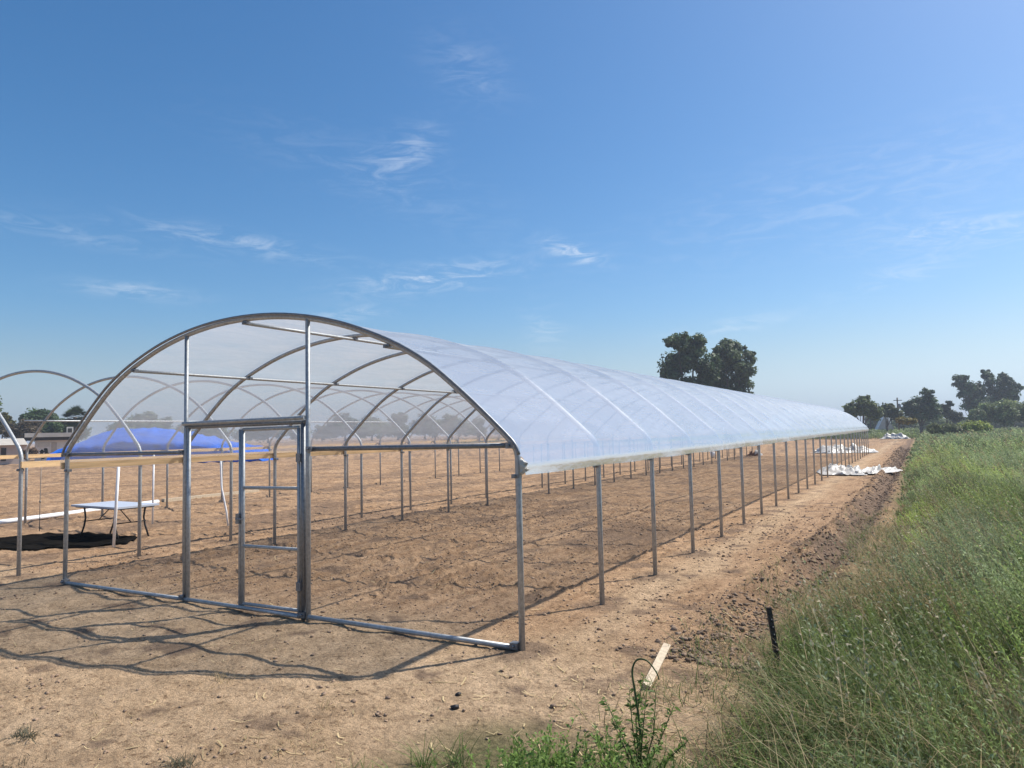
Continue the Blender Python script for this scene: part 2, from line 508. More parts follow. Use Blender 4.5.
# film
def build_film(t):
    prof = [(3.514 + .086, 1.545), (3.514 + .088, 1.60), (3.514 + .086, 1.68)]
    inner = [p for p in PROF if p[1] > 1.70]
    cx = []
    for i, (u, z) in enumerate(inner):
        a = inner[max(i - 1, 0)]; c = inner[min(i + 1, len(inner) - 1)]
        tx, tz = c[0] - a[0], c[1] - a[1]; L = math.hypot(tx, tz)
        nx, nz = (tz / L, -tx / L)
        if nx * u + nz < 0: nx, nz = -nx, -nz
        cx.append((u, z, nx, nz))
    P = [(u, z, 1, 0) for u, z in prof] + [(u + nx * .036, z + nz * .036, nx, nz) for u, z, nx, nz in cx] + [(-u, z, -1, 0) for u, z in reversed(prof)]
    P = np.array(P); m = len(P)
    sub = 10
    fr_ = np.array([0, .018, .045, .09, .16, .27, .4, .5, .6, .73, .84, .91, .955, .982])
    ks = np.concatenate([(np.arange(NB)[:, None] + fr_[None]).ravel(), [NB]])
    V = []
    for k in ks:
        fr = k - math.floor(k); s = math.sin(PI * fr); dist = min(fr, 1 - fr) * BAY
        arc = np.linspace(0, 1, m)
        # film lies on each hoop and pulls flat between them, with fine tension creases
        tow = np.interp(np.abs(P[:, 0]), [0, 2.5, 3.3, 3.5, 3.6], [.020, .022, .02, .012, .006])
        wr = (.011 * (fbm(arc * 26 + k * .8, np.full(m, k * 2.3), 61, 3) - .5) + .012 * (fbm(arc * 40 - k * 2.6, np.full(m, k * .7), 64, 2) - .5)) * (.3 + s)
        d = -tow * (.55 * s + .75 * (1 - math.exp(-dist / .07))) + wr * np.where(P[:, 1] < 1.75, .3, 1)
        y = k * BAY + np.zeros(m)
        if k == 0: y -= .045
        zz = P[:, 1] + P[:, 3] * d
        edge = np.where(P[:, 1] < 1.56, .010 * (vnoise(np.full(m, k * 1.3), np.sign(P[:, 0]) * 5 + 7, 62) - .3) - .012 * s, 0)
        V.append(np.stack([P[:, 0] + P[:, 2] * d + np.where(P[:, 1] < 1.56, np.sign(P[:, 0]) * .012 * vnoise(np.full(m, k * 2.1), P[:, 0], 63), 0), y, zz + edge], 1))
    V = np.concatenate(V); n = len(ks)
    i = np.arange(n - 1)[:, None]; j = np.arange(m - 1)[None, :]
    F = np.stack([i * m + j, i * m + j + 1, (i + 1) * m + j + 1, (i + 1) * m + j], -1).reshape(-1, 4)
    return np_mesh('film_cover', V, F, M['film'], parent=t, smooth_=True)
build_film(tun)

# front film lock channel following the first arch and loose film gathered at its foot
b = MB()
arc = [(u * 1.0, z) for u, z in PROF if z > 1.7]
b.tube([(u * 1.012, -.05, 1.6 + (z - 1.6) * 1.016 if z > 1.6 else z) for u, z in arc], .016, 8)
b.build('film_channel', M['galv_dark'], tun)
def crumple(nx, ny, sx, sy, amp, seed, curl=0.0):
    gx, gy = np.meshgrid(np.linspace(-.5, .5, nx), np.linspace(-.5, .5, ny))
    n1 = fbm(gx * 5 + 9, gy * 5 + 2, seed, 4, .6); n2 = fbm(gx * 4 + 1, gy * 4 + 31, seed + 3, 3)
    edge = np.clip(1.9 - 3.6 * np.maximum(np.abs(gx), np.abs(gy)), 0, 1)
    ridge = np.abs(n1 - .5) * 2
    z = amp * edge * (.35 + 1.3 * ridge * n2 * 1.6)
    x = gx * sx * (1 + .35 * (n2 - .5)) + .2 * sx * (fbm(gy * 3, gx * 3, seed + 5, 2) - .5)
    y = gy * sy * (1 + .5 * (n1 - .5)) + .25 * sy * (fbm(gx * 3, gy * 3, seed + 6, 2) - .5)
    i = np.arange(ny - 1)[:, None]; j = np.arange(nx - 1)[None, :]
    F = np.stack([i * nx + j, i * nx + j + 1, (i + 1) * nx + j + 1, (i + 1) * nx + j], -1).reshape(-1, 4)
    return np.stack([x.ravel(), y.ravel(), z.ravel()], 1), F
V, F = crumple(14, 10, .13, .08, .06, 5)
V2 = np.stack([V[:, 2] * 1.2 + 3.514 + .06, V[:, 1] - .05, V[:, 0] + 1.62], 1)
np_mesh('film_flap', V2, F, M['sheet_white'], parent=tun)

# end wall: jambs, header, rails, door
def endwall(t):
    X = lambda x: x - XC
    fr = thing('end_wall_frame', None, None); del_keys = [k for k in fr.keys()]
    fr.parent = t
    def tb(name, pts, r=.026, parent=fr, mat='galv'):
        b = MB(); b.tube([(X(x), y, z) for x, y, z in pts], r, 8); return b.build(name, M[mat], parent)
    tb('jamb', [(-4.535, -.01, 0), (-4.535, -.01, arch_z(X(-4.535)) - .01)])
    tb('jamb', [(-2.545, -.01, 0), (-2.545, -.01, arch_z(X(-2.545)) - .01)])
    tb('jamb_liner', [(-2.612, -.01, 0), (-2.612, -.01, 2.09)], .028, mat='galv_dark')
    tb('jamb_liner', [(-4.480, -.01, 0), (-4.480, -.01, 2.07)], .024)
    tb('header', [(-4.53, -.055, 2.105), (-2.55, -.055, 2.125)], .024)
    tb('header', [(-4.53, -.01, 2.065), (-2.57, -.01, 2.08)], .024, mat='galv_dark')
    tb('cross_rail', [(-7.0, -.01, 1.745), (-4.56, -.01, 1.765)], .022, mat='galv_dark')
    tb('cross_rail', [(-2.52, -.01, 1.79), (-.03, -.01, 1.805)], .024, mat='galv_dark')
    tb('base_rail', [(-7.0, -.03, .035), (-4.56, -.03, .045)], .024)
    tb('base_rail', [(-4.5, -.03, .045), (-2.64, -.03, .04)], .024)
    tb('base_rail', [(-2.52, -.03, .045), (-.03, -.03, .035)], .025)
    for (x, z) in ((-6.98, 1.745), (-4.58, 1.765), (-2.50, 1.79), (-.06, 1.805), (-6.98, .05), (-.06, .05), (-4.55, .06), (-2.6, .06)):
        b = MB(); b.box((X(x), -.02, z), (.075, .075, .055)); b.tube([(X(x), -.085, z), (X(x), -.02, z)], .011, 6); b.build('bracket', M['galv_dark'], fr)
    d = thing('door', None, None); d.parent = t
    b = MB(); b.box((X(-3.575), -.05, 1.02), (.05, .035, .11)); b.tube([(X(-3.575), -.085, 1.02), (X(-3.46), -.085, 1.02)], .009, 6); b.build('latch', M['galv_dark'], d)
    tb('stile', [(-3.575, -.02, .06), (-3.575, -.02, 2.02)], .019, d)
    tb('stile', [(-3.532, -.02, .06), (-3.532, -.02, 2.02)], .022, d)
    tb('stile', [(-2.668, -.02, .06), (-2.668, -.02, 2.02)], .020, d)
    for z in (.085, .72, 1.365, 2.015): tb('rail', [(-3.53, -.02, z), (-2.66, -.02, z + .008)], .019, d)
    tb('rail', [(-3.55, -.055, .05), (-2.65, -.055, .04)], .018, d)
    for z in (.35, 1.7):
        b = MB(); b.box((X(-2.64), -.05, z), (.06, .03, .09)); b.build('hinge', M['galv_dark'], d)
endwall(tun)

tun2 = make_tunnel('tunnel_frame', 'bare row of galvanised greenhouse hoops without film, beside the plastic covered tunnel', -11.70, NB,
                   [(-2.72, 0, 1.75, 9)], [(1, -.03, NB * BAY), (-1, -.03, NB * BAY)])

# ------------------------------------------------------------------ things around the bare hoops
def folding_table():
    t = thing('folding_table', 'white topped folding table with bent black legs, standing between the two hoop rows', 'table', (-10.97, 3.16, 0), -.04)
    H = .645
    b = MB(); b.box((0, 0, H), (1.62, .86, .035)); tp = b.build('tabletop', M['plastic_top'], t)
    b = MB(); b.box((0, 0, H - .03), (1.5, .74, .022)); b.build('apron', M['black'], t)
    for s in (-1, 1):
        for yy in (-.3, .3):
            b = MB(); b.tube([(s * .55, yy, H - .03), (s * .50, yy, .40), (s * .55, yy, .24), (s * .68, yy, .01)], .018, 7); b.build('leg', M['black'], t)
        b = MB(); b.tube([(s * .575, -.3, .33), (s * .575, .3, .33)], .011, 6); b.tube([(s * .57, 0, .33), (s * .12, 0, H - .04)], .01, 6); b.build('leg_brace', M['black'], t)
    return t
folding_table()
pg = [gp(-30, 541), gp(-20, 551), gp(30, 550.5), gp(75, 548.5), gp(126, 545), gp(139, 538.5), gp(104, 534), gp(40, 535.5)]  # outline of a near-black patch that paints the table shadow on the soil
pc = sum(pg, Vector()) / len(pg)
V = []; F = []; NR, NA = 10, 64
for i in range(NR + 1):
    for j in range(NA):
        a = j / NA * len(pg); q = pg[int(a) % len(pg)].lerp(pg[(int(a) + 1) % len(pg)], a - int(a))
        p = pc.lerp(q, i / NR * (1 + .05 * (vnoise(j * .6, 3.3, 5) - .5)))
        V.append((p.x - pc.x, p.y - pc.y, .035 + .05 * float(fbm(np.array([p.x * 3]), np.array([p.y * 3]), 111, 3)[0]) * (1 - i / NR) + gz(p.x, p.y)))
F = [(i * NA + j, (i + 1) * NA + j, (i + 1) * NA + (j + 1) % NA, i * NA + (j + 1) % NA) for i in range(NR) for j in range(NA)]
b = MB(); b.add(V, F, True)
M['shadow_black'] = simple_mat('painted_shadow_black', (.010, .009, .008), rough=1.0, var=.4, scale=4, spec=.0)
tag(b.build('table_shadow_patch', M['shadow_black'], None, (pc.x, pc.y, 0)), 'near-black patch on the soil, painted shadow of the folding table', 'painted shadow')


def pole(name, label, cat, pts, r, mat, group=None):
    b = MB(); b.tube(pts, r, 8); o = b.build(name, M[mat]); return tag(o, label, cat, group)
pole('plastic_pipe', 'white pipe leaning upright against the timber rail, in front of the folding table', 'pipe',
     [tuple(gp(113.5, 548)), tuple(at(118.5, 467, (gp(113.5, 548) - CAM).dot(FW)))], .026, 'pvc')
q = gp(152.5, 525)
pole('plastic_pipe', 'thinner white pipe standing upright in the field just behind the folding table', 'pipe', [tuple(q), (q.x + .02, q.y, 1.62)], .02, 'pvc')
q = gp(228, 527)
pole('plastic_strap', 'curved white strap hanging from the timber rail beside a hoop post', 'strap',
     [(q.x, q.y, .02), (q.x - .02, q.y - .03, .35), (q.x - .15, q.y - .05, .85), (q.x - .24, q.y, 1.3), (q.x - .26, q.y, 1.56)], .02, 'pvc')
for (a, zz, lab, kn) in (((41, 548), 1.6, 'thin dark rope with a knot hanging at the far left by the nearest bare hoop', .72),):
    q = gp(*a); q = Vector((-12.6, 2.6, 0))
    b = MB(); b.tube([(q.x + .02, q.y, zz), (q.x, q.y, kn), (q.x - .02, q.y + .01, .12)], .008, 5)
    b.tube([(q.x, q.y, kn - .02), (q.x, q.y, kn + .02)], .02, 6)
    tag(b.build('hanging_rope', M['rope']), lab, 'rope')
a, c = gp(-160, 545), gp(158, 503.6)
pole('long_pipe', 'long white pipe lying on the soil behind the folding table', 'pipe', [(a.x, a.y, .05), ((a.x + c.x) / 2, (a.y + c.y) / 2, .045), (c.x, c.y, .06)], .06, 'pvc')
a, c = gp(163, 502.6), gp(258, 492.6)
mid = (a + c) / 2; dv = c - a
b = MB(); b.box((0, 0, 0), (dv.length, .14, .10), Matrix.Rotation(math.atan2(dv.y, dv.x), 3, 'Z'))
tag(b.build('timber_plank', M['lumber_pale'], None, (mid.x, mid.y, .06)), 'long pale timber plank lying on the soil in line with the white pipe', 'plank')

# small pale plank and the steel stake by the weeds
p0, p1 = gp(646, 692), gp(668, 657)
dv = p1 - p0; mid = (p0 + p1) / 2
b = MB(); rot = Matrix.Rotation(math.atan2(dv.y, dv.x), 3, 'Z') @ Matrix.Rotation(-.09, 3, 'Y') @ Matrix.Rotation(.25, 3, 'X')
b.box((0, 0, 0), (dv.length * .95, .06, .022), rot)
tag(b.build('wooden_plank', M['lumber_pale'], None, (mid.x, mid.y, gz(mid.x, mid.y) + .06)), 'short pale plank lying on the earth next to the tall leafy weed', 'plank')
ps = gp(781, 668)
t = thing('steel_stake', 'dark rusty channel stake leaning out of the grass at the edge of the weeds', 'stake', (ps.x, ps.y, gz(ps.x, ps.y) - .1), .5)
b = MB(); R1 = Matrix.Rotation(-.13, 3, 'Y')
for (cx, cy, sx, sy) in ((0, 0, .05, .007), (-.0155, .0155, .006, .026), (.0155, .0155, .006, .026)):
    b.box(R1 @ Vector((cx, cy, .27)), (sx * .7 if sx > .01 else sx, sy, .60), R1)
b.build('channel', M['stake'], t)
for k in range(7):
    b = MB(); b.tube([R1 @ Vector((0, -.002, .12 + k * .06)), R1 @ Vector((0, -.0095, .10 + k * .06))], .009, 7); b.build('stud', M['black'], t)

# crumpled white sheets by the far end
def sheet(name, label, px, py, sx, sy, amp, rz, seed, mat='sheet_white'):
    q = gp(px, py); V, F = crumple(46, 30, sx, sy, amp, seed)
    o = np_mesh(name, V, F, M[mat], loc=(q.x, q.y, gz(q.x, q.y) + .03), smooth_=False); o.rotation_euler = (0, 0, rz)
    return tag(o, label, 'plastic sheet')
sheet('plastic_sheet', 'crumpled white plastic sheet lying across the dirt path beside the tunnel posts', 842, 474, 1.7, 2.4, .45, .2, 71)
sheet('plastic_sheet', 'flat white sheet spread from the path onto the dark soil ridge', 877, 473, 1.2, 2.6, .26, -.3, 75)
sheet('plastic_sheet', 'long white plastic heap on the ground inside the far end of the tunnel', 843, 453, 3.6, 2.4, .55, .5, 79)
sheet('plastic_sheet', 'white plastic bundle lying near the last posts of the tunnel', 862, 452.5, 1.8, 2.2, .55, .1, 83)
sheet('plastic_sheet', 'cream covered heap at the edge of the far weeds past the tunnel end', 894, 439, 3.4, 3.4, .7, .1, 87)

def bucket():
    q = gp(713, 457.5)
    t = thing('bucket', 'small white bucket on the soil under the middle of the tunnel', 'bucket', (q.x, q.y, gz(q.x, q.y)))
    b = MB(); b.tube([(0, 0, 0), (0, 0, .36)], [.14, .17], 14); b.build('body', M['pvc'], t)
    b = MB(); b.tube([(-.17, 0, .33), (-.15, 0, .2), (0, -.17, .15), (.15, 0, .2), (.17, 0, .33)], .008, 5); b.build('handle', M['galv'], t)
bucket()
q = gp(754, 456)
V, F = crumple(20, 14, .9, .6, .42, 91)
tag(np_mesh('brown_sack', V, F, M['brown'], loc=(q.x, q.y, .02)), 'small reddish brown sack lying on the soil inside the tunnel', 'sack')
q = gp(758, 456)
V, F = crumple(16, 12, .5, .5, .4, 95)
tag(np_mesh('white_sack', V, F, M['sheet_white'], loc=(q.x, q.y, .02)), 'small white sack lying next to the brown sack in the tunnel', 'sack')

# ------------------------------------------------------------------ blue tarp covered pile
def tarp_pile():
    D = 60.0
    xs = [48, 55, 64, 77, 100, 124, 142, 165, 188, 214, 234, 252, 262]
    ys = [448, 445.5, 442, 437, 430, 426.5, 428, 431, 435, 440.5, 444, 448.5, 456]
    top = [at(x, y, D) for x, y in zip(xs, ys)]
    a = top[0]; e = (top[-1] - top[0]); e.z = 0; e.normalize(); nrm = Vector((-e.y, e.x, 0))
    if nrm.dot(FW) < 0: nrm = -nrm
    L = [(p - a).dot(e) for p in top]; Z = [p.z for p in top]
    nu, nv = 90, 34
    V = []
    for i in range(nu):
        s = L[0] + (L[-1] - L[0]) * i / (nu - 1)
        zt = np.interp(s, L, Z)
        for j in range(nv):
            v = j / (nv - 1)
            depth = 5.0
            # front skirt hangs nearly straight, then the sheet rises to a ridge and falls away behind
            if v < .25:
                y = .25 * math.sin(s * 2.3) * (1 - v / .25) * .5; z = (.60 * zt) * (v / .25)
            elif v < .6:
                f = (v - .25) / .35; y = f * depth * .5; z = zt * (.60 + .40 * math.sin(f * PI / 2))
            else:
                f = (v - .6) / .4; y = depth * (.5 + .5 * f); z = zt * math.cos(f * PI / 2)
            w = fbm(np.array([s * .9]), np.array([v * 7 + s * .3]), 101, 4)[0] - .5
            V.append(a + e * s + nrm * (y + w * 1.1) + Vector((0, 0, max(z + w * .8 * min(1, v * 6) - a.z, -a.z - .05))))
    F = [(i * nv + j, (i + 1) * nv + j, (i + 1) * nv + j + 1, i * nv + j + 1) for i in range(nu - 1) for j in range(nv - 1)]
    b = MB(); b.add(V, F, True)
    # closed ends
    for i in (0, nu - 1):
        o = len(b.v); ring = [V[i * nv + j] for j in range(nv)]
        b.add(ring, [tuple(range(nv)) if i else tuple(reversed(range(nv)))])
    tag(b.build('tarp_covered_pile', M['tarp_blue']), 'big low pile covered with a bright blue tarpaulin in front of the houses', 'tarp')
tarp_pile()

# ------------------------------------------------------------------ trees and bushes
def leaf_cloud(cent, rad, n, size, base, var, seed, squash=.8, elong=1.6):
    """n leaf faces around each of the given clump centres"""
    r = np.random.default_rng(seed)
    m = len(cent); k = n
    C = np.repeat(cent, k, 0); Rr = np.repeat(rad, k)[:, None]
    d = r.normal(size=(m * k, 3)); d /= np.linalg.norm(d, axis=1, keepdims=True)
    p = C + d * Rr * (r.random((m * k, 1)) ** .55) * np.array([1, 1, squash])
    nn = .8 * d + np.array([0, 0, .55]) + .55 * r.normal(size=(m * k, 3))
    a = np.cross(nn, r.normal(size=(m * k, 3))); a /= np.linalg.norm(a, axis=1, keepdims=True)
    b = np.cross(nn, a); b /= np.linalg.norm(b, axis=1, keepdims=True)
    s = size * (.6 + .8 * r.random((m * k, 1)))
    A = a * s * elong * .5; B = b * s * .42
    V = np.stack([p - A, p + B, p + A, p - B], 1).reshape(-1, 3)
    F = np.arange(m * k * 4).reshape(-1, 4)
    tint = np.array(base)[None] * (1 + var * (r.random((m, 1)) - .5) * 1.6)
    tint = np.repeat(tint, k, 0) * (1 + var * (r.random((m * k, 1)) - .5))
    tint = tint * (1 + .12 * (r.random((m * k, 3)) - .5))
    return V, F, np.repeat(np.clip(tint, .004, 1), 4, 0)


def tree(name, label, cat, loc, lobes, leaf=.34, nclump=70, nleaf=46, base=(.055, .08, .03), var=.5, trunk=.3, seed=0, group=None, csize=.30, trunk_h=None):
    """lobes: (dx, dy, z, rx, rz) in metres about the foot of the tree"""
    r = np.random.default_rng(seed + 500)
    t = thing(name, label, cat, loc, 0, group)
    tot = sum(l[3] ** 2 for l in lobes); cent = []; rad = []
    for (dx, dy, z, rx, rz) in lobes:
        k = max(9, int(1.5 * nclump * rx ** 2 / tot))
        d = r.normal(size=(k, 3)); d /= np.linalg.norm(d, axis=1, keepdims=True)
        q = d * (r.random((k, 1)) ** .40)
        cent.append(np.array([dx, dy, z]) + q * np.array([rx, rx, rz]) * .86)
        rad.append(rx * csize * 1.35 * (.6 + .75 * r.random(k)))
    cent = np.concatenate(cent); rad = np.concatenate(rad)
    ok = cent[:, 2] > .15; cent = cent[ok]; rad = rad[ok]
    V, F, T = leaf_cloud(cent, rad, nleaf, leaf, base, var, seed)
    V[:, 2] = np.maximum(V[:, 2], .02)
    np_mesh('crown', V, F, M['leaf'], T, parent=t)
    if trunk > 0:
        b = MB(); zt = min(l[2] for l in lobes)
        fork = Vector((0, 0, max(.5, zt * .45)))
        b.tube([(0, 0, -.2), (0.02, 0, fork.z * .5), tuple(fork)], [trunk * 1.25, trunk, trunk * .8], 9)
        for (dx, dy, z, rx, rz) in lobes:
            e = Vector((dx, dy, z + rz * .35))
            m_ = fork.lerp(e, .5) + Vector((0, 0, -.1 * z * .3))
            b.tube([tuple(fork - Vector((0, 0, .1))), tuple(m_), tuple(e)], [trunk * .6, trunk * .36, trunk * .12], 7)
        b.build('trunk', M['bark'], t)
    return t


def px_tree(name, label, cat, px, ybase, d, lobes_px, **kw):
    """foot of the tree d metres away under pixel column px; lobes given as pixel discs (x, y, rx, ry) on that distance"""
    s = d / FPX
    foot = at(px, ybase, d); foot = Vector((foot.x, foot.y, 0))
    h = Vector((RT.x, RT.y, 0)).normalized(); f = Vector((FW.x, FW.y, 0)).normalized()
    L = []
    r = random.Random(kw.get('seed', 0))
    for (x, y, rx, ry) in lobes_px:
        p = at(x, y, d); v = p - foot; v.z = 0
        dy = r.uniform(-.5, .5) * rx * s
        v = v + f * dy
        L.append((v.x, v.y, p.z, rx * s, ry * s))
    return tree(name, label, cat, tuple(foot), L, **kw)


G_DARK = (.072, .118, .045); G_OLIVE = (.14, .18, .06); G_MID = (.10, .145, .052); G_BLUE = (.068, .115, .055)
px_tree('tall_tree', 'tall dark tree with knobbly crown, left of the pair rising behind the plastic tunnel', 'tree', 690, 430, 92,
        [(676, 343, 12, 13), (696, 342, 15, 14), (681, 362, 19, 17), (703, 365, 17, 18), (668, 375, 12, 10), (690, 392, 26, 16), (684, 412, 22, 14)],
        leaf=.30, nclump=150, nleaf=80, base=G_DARK, trunk=.38, seed=1, csize=.30)
px_tree('tall_tree', 'broad dark tree at the right of the pair rising behind the plastic tunnel', 'tree', 733, 430, 96,
        [(732, 345, 12, 11), (750, 354, 7, 12), (722, 360, 16, 17), (740, 368, 15, 18), (715, 385, 17, 16), (741, 390, 16, 16), (728, 405, 22, 14)],
        leaf=.30, nclump=150, nleaf=80, base=(.082, .118, .05), trunk=.36, seed=2, csize=.30)
px_tree('round_tree', 'rounded olive green tree right behind the far end of the tunnel', 'tree', 863, 424, 105,
        [(862, 407, 11, 9), (852, 411, 8, 8), (872, 412, 9, 8), (865, 400, 6, 4)], leaf=.27, nclump=80, nleaf=70, base=G_OLIVE, trunk=.22, seed=3)
px_tree('round_tree', 'low bushy yellow-green tree behind the small pale tent', 'tree', 887, 424, 112,
        [(884, 411, 8, 7), (893, 413, 7, 6), (889, 406, 4, 4)], leaf=.25, nclump=55, nleaf=60, base=(.075, .10, .03), trunk=.15, seed=4)
px_tree('round_tree', 'dark green tree with a pointed crown between the pale tent and the hedge', 'tree', 921, 424, 116,
        [(912, 409, 9, 9), (925, 403, 10, 11), (929, 394, 6, 7), (935, 411, 9, 9), (919, 414, 10, 7)], leaf=.27, nclump=95, nleaf=70, base=G_DARK, trunk=.25, seed=5)
px_tree('round_tree', 'small grey-green tree left of the long hedge', 'tree', 947, 424, 125,
        [(946, 411, 7, 8), (950, 404, 4, 5), (955, 416, 8, 6)], leaf=.25, nclump=45, nleaf=60, base=(.055, .075, .04), trunk=.15, seed=6)
px_tree('tall_tree', 'tall blue-green tree with two crowns and sky gaps, above the hedge', 'tree', 972, 424, 140,
        [(960, 381, 9, 9), (966, 391, 13, 11), (988, 374, 8, 9), (996, 385, 14, 12), (982, 393, 13, 11), (1013, 391, 9, 8), (975, 405, 16, 9), (1003, 398, 14, 8)],
        leaf=.36, nclump=130, nleaf=70, base=G_BLUE, trunk=.4, seed=7, csize=.27)
hz = [(968, 16), (986, 18), (1006, 20), (1026, 22), (1048, 22)]
px_tree('hedge', 'long rounded hedge with a pale top below the tallest right-hand trees', 'hedge', 1000, 426, 112,
        [(975, 418, 9, 9), (987, 413, 11, 12), (1001, 412, 12, 13), (1015, 411, 12, 13), (1030, 411, 13, 13), (1046, 411, 13, 13), (1064, 412, 13, 12)],
        leaf=.24, nclump=190, nleaf=80, base=(.20, .245, .095), trunk=0, seed=8, csize=.36)
px_tree('low_bush', 'low bright yellow-green bush standing in the weeds before the hedge', 'bush', 972, 430, 84,
        [(965, 428, 8, 3.6), (975, 427, 10, 4.4), (984, 429, 6, 3.4)], leaf=.16, nclump=70, nleaf=60, base=(.30, .35, .07), trunk=0, seed=9, csize=.4)
px_tree('low_bush', 'low dull green bush just left of the yellow-green bush', 'bush', 942, 430, 80,
        [(936, 429, 8, 4), (948, 429, 9, 4.4), (957, 430, 5, 3)], leaf=.16, nclump=60, nleaf=60, base=(.13, .155, .06), trunk=0, seed=10, csize=.4)
px_tree('low_bush', 'small ochre flowering bush beside the pale tent', 'bush', 906, 424, 86,
        [(903, 420, 6, 3), (911, 421, 5, 2.6)], leaf=.16, nclump=26, nleaf=50, base=(.24, .20, .06), trunk=0, seed=12, csize=.4)

# left background
px_tree('round_tree', 'dark rounded tree behind the houses at the left, seen through the bare hoops', 'tree', 41, 440, 98,
        [(38, 417, 13, 9), (30, 421, 8, 7), (47, 420, 9, 9), (42, 430, 16, 8)], leaf=.26, nclump=95, nleaf=70, base=G_DARK, trunk=.25, seed=21)
px_tree('round_tree', 'brownish dry bushy tree behind the cream house', 'tree', 22, 440, 84,
        [(26, 428, 11, 8), (15, 431, 9, 8), (34, 433, 9, 6)], leaf=.2, nclump=70, nleaf=60, base=(.105, .082, .05), trunk=.15, seed=22)
px_tree('round_tree', 'yellow-green tree at the left edge above the cream house', 'tree', 0, 440, 86,
        [(4, 422, 8, 9), (-6, 424, 9, 11), (12, 430, 6, 6)], leaf=.22, nclump=70, nleaf=60, base=(.13, .125, .045), trunk=.16, seed=23)
px_tree('round_tree', 'dark dense tree below the palm, behind the white house', 'tree', 62, 440, 92,
        [(60, 428, 13, 9), (75, 431, 12, 9), (50, 432, 9, 7)], leaf=.24, nclump=80, nleaf=70, base=G_DARK, trunk=.2, seed=24)
px_tree('round_tree', 'tall dark tree mostly outside the left edge of the picture', 'tree', -24, 440, 90,
        [(-14, 404, 14, 12), (-28, 398, 17, 16), (-34, 412, 18, 15), (-20, 425, 18, 12)], leaf=.26, nclump=90, nleaf=70, base=G_MID, trunk=.3, seed=25)


def palm(px, pytop, d):
    s = d / FPX; top = at(px, pytop, d)
    t = thing('palm_tree', 'fan palm tree rising behind the white house', 'tree', (top.x, top.y, 0))
    b = MB(); b.tube([(0, 0, -.1), (.05, 0, top.z * .5), (0, 0, top.z)], [.26, .2, .2], 9); b.build('trunk', M['bark'], t)
    r = np.random.default_rng(31); V = []; F = []; T = []
    for i in range(64):
        az = r.random() * 2 * PI; el = r.uniform(-.95, 1.4); Ls = r.uniform(.9, 1.25) * 13.5 * s
        d0 = np.array([math.cos(az) * math.cos(el), math.sin(az) * math.cos(el), math.sin(el)])
        side = np.cross(d0, [0, 0, 1.0]); side /= np.linalg.norm(side) + 1e-6; up = np.cross(side, d0)
        hub = np.array([0, 0, top.z]) + d0 * Ls * .38
        for k in range(15):
            a = (k - 7) / 7 * 1.35
            dr = d0 * math.cos(a) + side * math.sin(a) - np.array([0, 0, .18])
            q = np.cross(dr, up); q /= np.linalg.norm(q) + 1e-6
            l = Ls * .52 * r.uniform(.8, 1.1); w = l * .075
            o = len(V); V += [hub, hub + dr * l * .5 + q * w, hub + dr * l, hub + dr * l * .5 - q * w]; F.append((o, o + 1, o + 2, o + 3))
            c = np.array([.045, .068, .022]) * r.uniform(.7, 1.3); T += [c] * 4
    np_mesh('crown', np.array(V), np.array(F), M['leaf'], np.array(T), parent=t)
palm(75, 417, 90)

# trees along the far side of the field, seen through the film
tl = [(118, 140, 34), (142, 120, 48), (160, 128, 44), (186, 150, 30), (212, 132, 36), (245, 150, 26), (268, 140, 36), (300, 150, 30), (322, 160, 24),
      (345, 150, 40), (372, 145, 34), (398, 150, 42), (425, 155, 36), (452, 150, 34), (478, 160, 30), (505, 150, 26), (532, 160, 28), (560, 170, 26), (590, 165, 24), (620, 170, 20), (800, 170, 20), (815, 165, 22), (832, 175, 18)]
LABT = ['rounded dark tree in the far row across the field, seen through the plastic film', 'broad olive tree in the far row across the field, seen through the plastic film',
        'uneven tall tree in the far row across the field, seen through the plastic film']
protos = []
for k, (bcol, lob) in enumerate([(G_DARK, [(0, 0, 4.2, 3.4, 3.2), (2.6, .5, 3.2, 2.4, 2.3), (-2.6, -.3, 3.0, 2.4, 2.3)]),
                                 (G_OLIVE, [(0, 0, 3.4, 3.0, 2.4), (3.2, 0, 2.8, 2.6, 2.2), (-3.2, .6, 2.8, 2.6, 2.3), (.5, 0, 5.0, 2.0, 1.6)]),
                                 (G_MID, [(-.8, 0, 5.6, 2.2, 2.2), (1.6, 0, 4.2, 2.2, 2.2), (-1.5, 0, 3.0, 2.6, 2.2), (1.2, .3, 2.4, 2.8, 2.0)])]):
    protos.append(None); protos[k] = (bcol, lob)
made = [None] * 3
for i, (px, d, hpx) in enumerate(tl):
    d = d * 1.9
    k = i % 3
    foot = at(px, 440, d); foot = (foot.x, foot.y, 0)
    h_m = hpx / FPX * d * .66 + 1.0
    ref = [7.4, 6.6, 7.8][k]
    sc_ = h_m / ref
    if made[k] is None:
        bcol, lob = protos[k]
        made[k] = tree('field_tree', LABT[k], 'tree', foot, lob, leaf=.34, nclump=70, nleaf=60, base=bcol, trunk=.22, seed=60 + k, group='trees along the far side of the field')
        o = made[k]
    else:
        o = dup(made[k], foot, random.uniform(0, 6.28))
    o.scale = (sc_ * 1.15, sc_ * 1.15, sc_)
    o.rotation_euler = (0, 0, random.uniform(0, 6.28))

